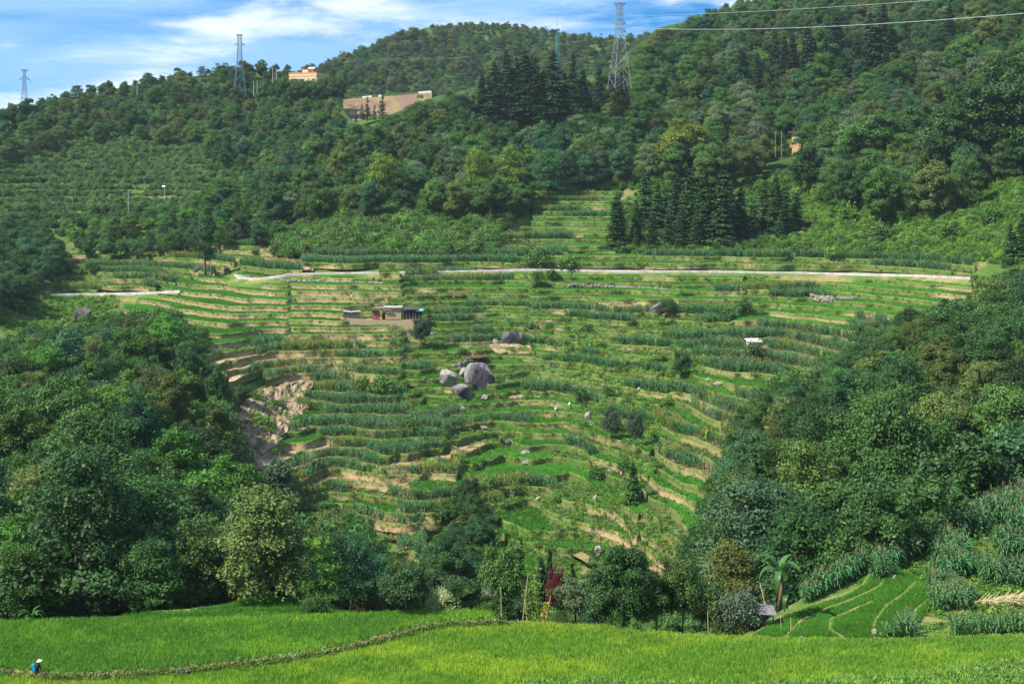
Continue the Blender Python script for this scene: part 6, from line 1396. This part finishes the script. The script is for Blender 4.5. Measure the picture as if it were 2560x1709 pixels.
# ------------------------------------------------------------------ banana plants, stakes, vines, dry stalks
LEAFB = leafy('banana leaf', 'OBJ', trans=0.35, rough=0.4, spec=0.3)
def banana(u, vb, vt, label, n=8, d=None, seed=0, stalk=0.6, tn=(0.058, 0.145, 0.035)):
    g = gp(u, vb) if d is None else W_(u, vb, d); k = g.y / F; H = (vb - vt) * k; r = empty('banana_plant', g); tag(r, label, 'banana plant', 'banana plants'); rr = np.random.default_rng(seed)
    MB().tube([(0, 0, -.3), (0.03 * H, 0, H * stalk * .5), (0, 0, H * stalk)], [0.045 * H, 0.035 * H, 0.02 * H], 8).build('stalk', surf('banana stalk', (0.20, 0.13, 0.07), scale=3, var=0.4), r, True)
    for i in range(n):
        a = i * 2.4 + rr.random(); up = 1.25 - 0.95 * (i / n) + rr.normal() * .1; L_ = H * (1 - stalk) * rr.uniform(1.0, 1.35); dv = np.array((math.cos(a), math.sin(a), 0)); sd = np.array((-dv[1], dv[0], 0)); V = []; Q = []; C = []; m = 10
        for j in range(m + 1):
            t = j / m; e = up - 1.5 * t * t * (0.4 + 0.6 * i / n); p = np.array((0, 0, H * stalk)) + (dv * math.cos(e) + np.array((0, 0, math.sin(e)))) * L_ * t; wd = 0.15 * L_ * (math.sin(math.pi * min(1, t * 0.9 + 0.08)) ** .6) * (0.25 if t < .12 else 1)
            V += [p - sd * wd + np.array((0, 0, wd * .35)), p, p + sd * wd + np.array((0, 0, wd * .35))]; C += [np.ones(3) * (0.9 + .2 * (j % 2))] * 3
        for j in range(m): Q += [(3 * j, 3 * j + 1, 3 * j + 4, 3 * j + 3), (3 * j + 1, 3 * j + 2, 3 * j + 5, 3 * j + 4)]
        o = link('leaf', mesh_np('leaf', V, Q, mat=LEAFB, col=C), r); o.color = (*(np.array(tn) * rr.uniform(.75, 1.3)), 1)
banana(1949, 1512, 1376, 'tall banana plant leaning at the left edge of the curved right paddies', 9, 131, 1)
banana(1968, 1512, 1450, 'small banana shoot at the foot of the tall banana plant', 5, 131.5, 2, 0.4)
banana(2172, 1420, 1358, 'bushy banana plant above the maize of the right spur', 9, 158, 3, 0.3)
banana(2325, 1325, 1262, 'shaded banana plant at the dark edge of the right wood', 7, 178, 4, 0.35, (0.05, 0.14, 0.04))
banana(2380, 1330, 1285, 'smaller shaded banana plant right of the other shaded one', 6, 178, 5, 0.35, (0.05, 0.14, 0.04))
banana(80, 1552, 1512, 'low banana plant at the far left edge of the rice field', 8, 130, 6, 0.25)
def stake(u0, vb, u1, vt, label, r0=0.04, d=128.6, name='bamboo_stake', cat='stake', group='bamboo stakes'):
    a, b = W_(u0, vb, d), W_(u1, vt, d); mb = MB(); mb.tube([a - Vector((0, 0, .3)) - a + a, a.lerp(b, .5), b], [r0, r0 * .9, r0 * .6], 6); o = mb.build(name, M_BAMB); tag(o, label, cat, group)
stake(1254, 1562, 1252, 1464, 'leftmost upright bamboo stake behind the corner of the rice')
stake(1304, 1564, 1321, 1430, 'tall leaning bamboo stake of the crossed pair')
stake(1317, 1545, 1312, 1480, 'short bamboo stake of the crossed pair')
stake(1362, 1560, 1377, 1487, 'rightmost leaning bamboo stake before the dark conifers')
stake(1952, 1590, 1952, 1534, 'thin brown stake in the curved right paddies, left one of two', .03, 127)
stake(1978, 1588, 1977, 1544, 'thick pale stake in the curved right paddies, right one of two', .05, 127)
stake(1771, 1580, 1769, 1525, 'pale stake among the bushes behind the rice field', .04, 128)
stake(1915, 1512, 1900, 1456, 'dead brown banana stem leaning left of the tall banana plant', .09, 131, 'dead_stem', 'stem', None)
def vine(u, vb, vt, wpx, tn, label, seed):
    g = W_(u, vb, 128.8); k = g.y / F; rr = np.random.default_rng(seed); n = 420; H = (vb - vt) * k; p = np.stack([rr.normal(size=n) * wpx * k * .26, rr.normal(size=n) * .22, H * rr.random(n)], 1); p[:, 0] += 0.12 * np.sin(p[:, 2] * 4)
    r = empty('bean_vine', g); tag(r, label, 'vine'); bag = LeafBag(); bag.add(p, rr.normal(size=(n, 3)) * .7 + np.array((0, -.3, .6)), .15 * (.6 + .8 * rr.random(n)), .7 + .6 * rr.random(n), 1.1, rr)
    o = link('foliage', bag.mesh('foliage', M_LEAF), r); o.color = (*tn, 1); MB().tube([(0, 0, -.2), (.08, 0, H * .5), (0, 0, H * .95)], [.03, .025, .02], 5).build('support', M_BAMB, r)
vine(1322, 1562, 1470, 26, (0.11, 0.21, 0.03), 'green bean vine beside the tall leaning stake', 1)
vine(1338, 1562, 1450, 22, (0.16, 0.25, 0.03), 'yellow green bean vine, tallest between the stakes', 2)
vine(1360, 1562, 1505, 26, (0.42, 0.33, 0.04), 'yellowed bean vine left of the rightmost leaning stake', 3)
vine(1253, 1564, 1535, 22, (0.09, 0.18, 0.04), 'low bean vine at the foot of the leftmost stake', 4)
vine(1788, 1596, 1500, 40, (0.13, 0.19, 0.03), 'ragged yellow green vine at the right end of the field bushes', 5)
vine(1858, 1592, 1540, 34, (0.20, 0.20, 0.05), 'yellowish small bush below the willowy bush', 6)
def stalk_heap(u0, u1, v, h, label, seed, n=260):
    rr = random.Random(seed); mb = MB(); d = float(SPURd(np.array([(u0 + u1) / 2.0]), np.array([float(v)]))[0]) - .6; k = d / F
    for i in range(n):
        u = rr.uniform(u0, u1); t = (u - u0) / (u1 - u0); z = rr.uniform(0, h) * (0.3 + .7 * t); a = W_(u, v - z, d + rr.uniform(-.5, .5)); an = rr.uniform(-.5, .9); L_ = rr.uniform(10, 30) * k
        mb.bar(a, a + Vector((L_ * math.cos(an), rr.uniform(-.3, .3), L_ * math.sin(an))), 0.03, 3, .015)
    tag(mb.build('dry_stalks', M_STRAW), label, 'stalks', kind='stuff')
stalk_heap(2430, 2600, 1512, 34, 'heap of dry pale maize stalks at the right edge', 1)
def agave_row():
    pass
# ------------------------------------------------------------------ small bits
for u, v, c_, lb in ((1474, 872, (0.05, 0.40, 0.36), 'teal rag on a stick in the upper maize'), (1347, 955, (0.05, 0.40, 0.42), 'teal rag on a stick right of the largest boulder'), (1597, 980, (0.30, 0.48, 0.62), 'pale blue rag on a stick in the maize above the olive trees'), (1424, 1018, (0.75, 0.75, 0.75), 'white bottle on a stick above the heap of stones'), (2485, 546, (0.8, 0.8, 0.78), 'white bag lying in the bright scrub at the right edge'), (1389, 1030, (0.7, 0.7, 0.66), 'small white rag by the green bush')):
    g = gp(u, v); r = empty('rag_marker', g); tag(r, lb, 'marker', 'rags and bottles on sticks'); MB().tube([(0, 0, -.2), (0, 0, 1.0)], [.03, .03], 4).build('stick', M_BAMB, r); MB().tube([(0, 0, .6), (.05, 0, 1.0), (0, .05, 1.3)], [.22, .3, .12], 7).build('cloth', surf('rag', c_), r)

# ------------------------------------------------------------------ the walker
def skin_body(name, pts, edges, radii, mat, parent, sub=2):
    me = bpy.data.meshes.new(name); me.from_pydata(pts, edges, []); o = bpy.data.objects.new(name, me); COL.objects.link(o)
    m = o.modifiers.new('s', 'SKIN'); ly = me.skin_vertices[0] if len(me.skin_vertices) else None
    if ly is None: bpy.context.view_layer.objects.active = o
    for i, v in enumerate(me.skin_vertices[0].data): v.radius = radii[i] if isinstance(radii[i], tuple) else (radii[i], radii[i]); v.use_root = (i == 0)
    s_ = o.modifiers.new('u', 'SUBSURF'); s_.levels = sub; s_.render_levels = sub
    dg = bpy.context.evaluated_depsgraph_get(); me2 = bpy.data.meshes.new_from_object(o.evaluated_get(dg)); bpy.data.objects.remove(o); me2.name = name
    me2.materials.clear(); me2.materials.append(mat); me2.polygons.foreach_set('use_smooth', [True] * len(me2.polygons)); return link(name, me2, parent)
def person():
    # walks to the right, a little bent: x forward
    g = gp(91, 1699); r = empty('person', g + Vector((0, 0, -.03)), 0.12); tag(r, 'person in dark clothes and a white sun hat walking the bund', 'person')
    SK = surf('skin', (0.30, 0.17, 0.11), scale=4, var=.1, rough=.6); CL = surf('dark jacket', (0.018, 0.012, 0.018), scale=8, var=.4); TR = surf('dark trousers', (0.02, 0.025, 0.045), scale=8, var=.4)
    J = dict(pel=(0, 0, .86), wai=(.04, 0, 1.0), che=(.11, 0, 1.20), nec=(.17, 0, 1.36), hd0=(.20, 0, 1.43), hd1=(.22, 0, 1.52), hd2=(.22, 0, 1.58),
             lsh=(.13, .17, 1.30), lel=(.22, .22, 1.04), lwr=(.33, .18, .84), rsh=(.13, -.17, 1.30), rel=(.02, -.23, 1.05), rwr=(.08, -.22, .80),
             lhi=(0, .09, .84), lkn=(.20, .10, .47), lan=(.22, .10, .09), lto=(.38, .10, .04), rhi=(0, -.09, .84), rkn=(-.02, -.10, .46), ran=(-.24, -.10, .12), rto=(-.12, -.10, .04))
    names = list(J); E = [('pel','wai'),('wai','che'),('che','nec'),('nec','hd0'),('hd0','hd1'),('hd1','hd2'),('che','lsh'),('lsh','lel'),('lel','lwr'),('che','rsh'),('rsh','rel'),('rel','rwr'),('pel','lhi'),('lhi','lkn'),('lkn','lan'),('lan','lto'),('pel','rhi'),('rhi','rkn'),('rkn','ran'),('ran','rto')]
    R = dict(pel=(.13,.10), wai=(.12,.09), che=(.14,.10), nec=.05, hd0=.065, hd1=.09, hd2=.075, lsh=.06, lel=.042, lwr=.03, rsh=.06, rel=.042, rwr=.03, lhi=.085, lkn=.06, lan=.04, lto=.03, rhi=.085, rkn=.06, ran=.04, rto=.03)
    pts = [J[n] for n in names]; ed = [(names.index(a), names.index(b)) for a, b in E]; rad = [R[n] for n in names]
    for w_, s in (('lwr', 1), ('rwr', -1)):                      # hands: palm, four fingers and a thumb
        b = Vector(J[w_]); i0 = names.index(w_); pm = b + Vector((.035, 0, -.06)); pts.append(tuple(pm)); rad.append((.028, .016)); ip = len(pts) - 1; ed.append((i0, ip))
        for f in range(4):
            q0 = pm + Vector((.012 * (f - 1.5) + .01, 0, -.03)); q1 = q0 + Vector((.006 * (f - 1.5), -s * .008, -.035 + .004 * abs(f - 1.5))); q2 = q1 + Vector((-.004, -s * .018, -.022))
            for q, rr_ in ((q0, .010), (q1, .009), (q2, .008)): pts.append(tuple(q)); rad.append(rr_)
            n = len(pts); ed += [(ip, n - 3), (n - 3, n - 2), (n - 2, n - 1)]
        t0 = pm + Vector((.035, -s * .005, .01)); t1 = t0 + Vector((.015, -s * .008, -.03)); pts += [tuple(t0), tuple(t1)]; rad += [.011, .009]; n = len(pts); ed += [(ip, n - 2), (n - 2, n - 1)]
    skin_body('body', pts, ed, rad, SK, r)
    fm = MB(); fm.add([(.305, -.012, 1.515), (.305, .012, 1.515), (.33, 0, 1.475), (.30, 0, 1.47)], [(0, 1, 2), (0, 2, 3), (1, 3, 2)]); fm.build('nose', SK, r)
    for s in (-1, 1): MB().tube([(.292, s * .035, 1.525), (.305, s * .035, 1.525)], [.014, .01], 6).build('eye', M_DARK, r); MB().tube([(.21, s * .09, 1.53), (.21, s * .105, 1.49)], [.02, .018], 6).build('ear', SK, r)
    MB().box((.295, 0, 1.445), (.02, .05, .012)).build('mouth', M_RED, r)
    def sub_(sel, grow, name, mat):
        ids = [names.index(n) for n in sel]; mp = {a: i for i, a in enumerate(ids)}; e2 = [(mp[a], mp[b]) for a, b in ed if a in mp and b in mp]
        skin_body(name, [pts[i] for i in ids], e2, [tuple(x + grow for x in (rad[i] if isinstance(rad[i], tuple) else (rad[i],) * 2)) for i in ids], mat, r)
    sub_(['pel','wai','che','lsh','lel','lwr','rsh','rel','rwr'], .03, 'jacket', CL); sub_(['pel','lhi','lkn','rhi','rkn'], .028, 'trousers', TR)
    MB().tube([J['lkn'], tuple(Vector(J['lkn']).lerp(Vector(J['lan']), .6))], [.085, .07], 8).build('trouser_leg', TR, r, True); MB().tube([J['rkn'], tuple(Vector(J['rkn']).lerp(Vector(J['ran']), .6))], [.085, .07], 8).build('trouser_leg', TR, r, True)
    MB().tube([(.14, 0, 1.36), (.19, 0, 1.44), (.17, 0, 1.52)], [.10, .10, .085], 8).build('blue_scarf', surf('blue scarf', (0.01, 0.015, 0.30)), r, True)
    ht = MB().tube([(.21, 0, 1.555), (.215, 0, 1.62), (.21, 0, 1.675), (.21, 0, 1.69)], [.125, .12, .09, .04], 14).build('sun_hat', M_WHITE, r, True)
    MB().tube([(.245, 0, 1.525), (.245, 0, 1.555), (.23, 0, 1.575)], [.235, .23, .12], 18).build('brim', M_WHITE, ht, True)
    b = empty('pack_basket', g + Matrix.Rotation(0.12, 3, 'Z') @ Vector((-.20, 0, 1.08))); b.rotation_euler = (0, -.12, .12); tag(b, 'bright blue pack basket on the back of the walker', 'basket')
    blue = surf('blue plastic', (0.02, 0.42, 0.72), scale=5, var=.1, rough=.4)
    MB().box((0, 0, -.02), (.22, .34, .52), taper=1.12).build('sack', blue, b); 
    for s in (-1, 1): MB().tube([(.10, s * .12, .22), (.28, s * .14, .20), (.30, s * .15, .02), (.10, s * .13, -.15)], [.018] * 4, 5).build('strap', M_DARK, b)
    bag = LeafBag(); q = RNG.normal(size=(60, 3)) * np.array((.08, .11, .07)) + np.array((.02, 0, .32)); bag.add(q, RNG.normal(size=(60, 3)) + np.array((0, 0, .5)), .09 * np.ones(60), .7 + .6 * RNG.random(60)); o = link('cut_greens', bag.mesh('cut_greens', M_LEAF)); o.location = b.location; o.color = (.12, .22, .05, 1); tag(o, 'bunch of cut greens sticking out of the blue pack basket', 'greens')
person()
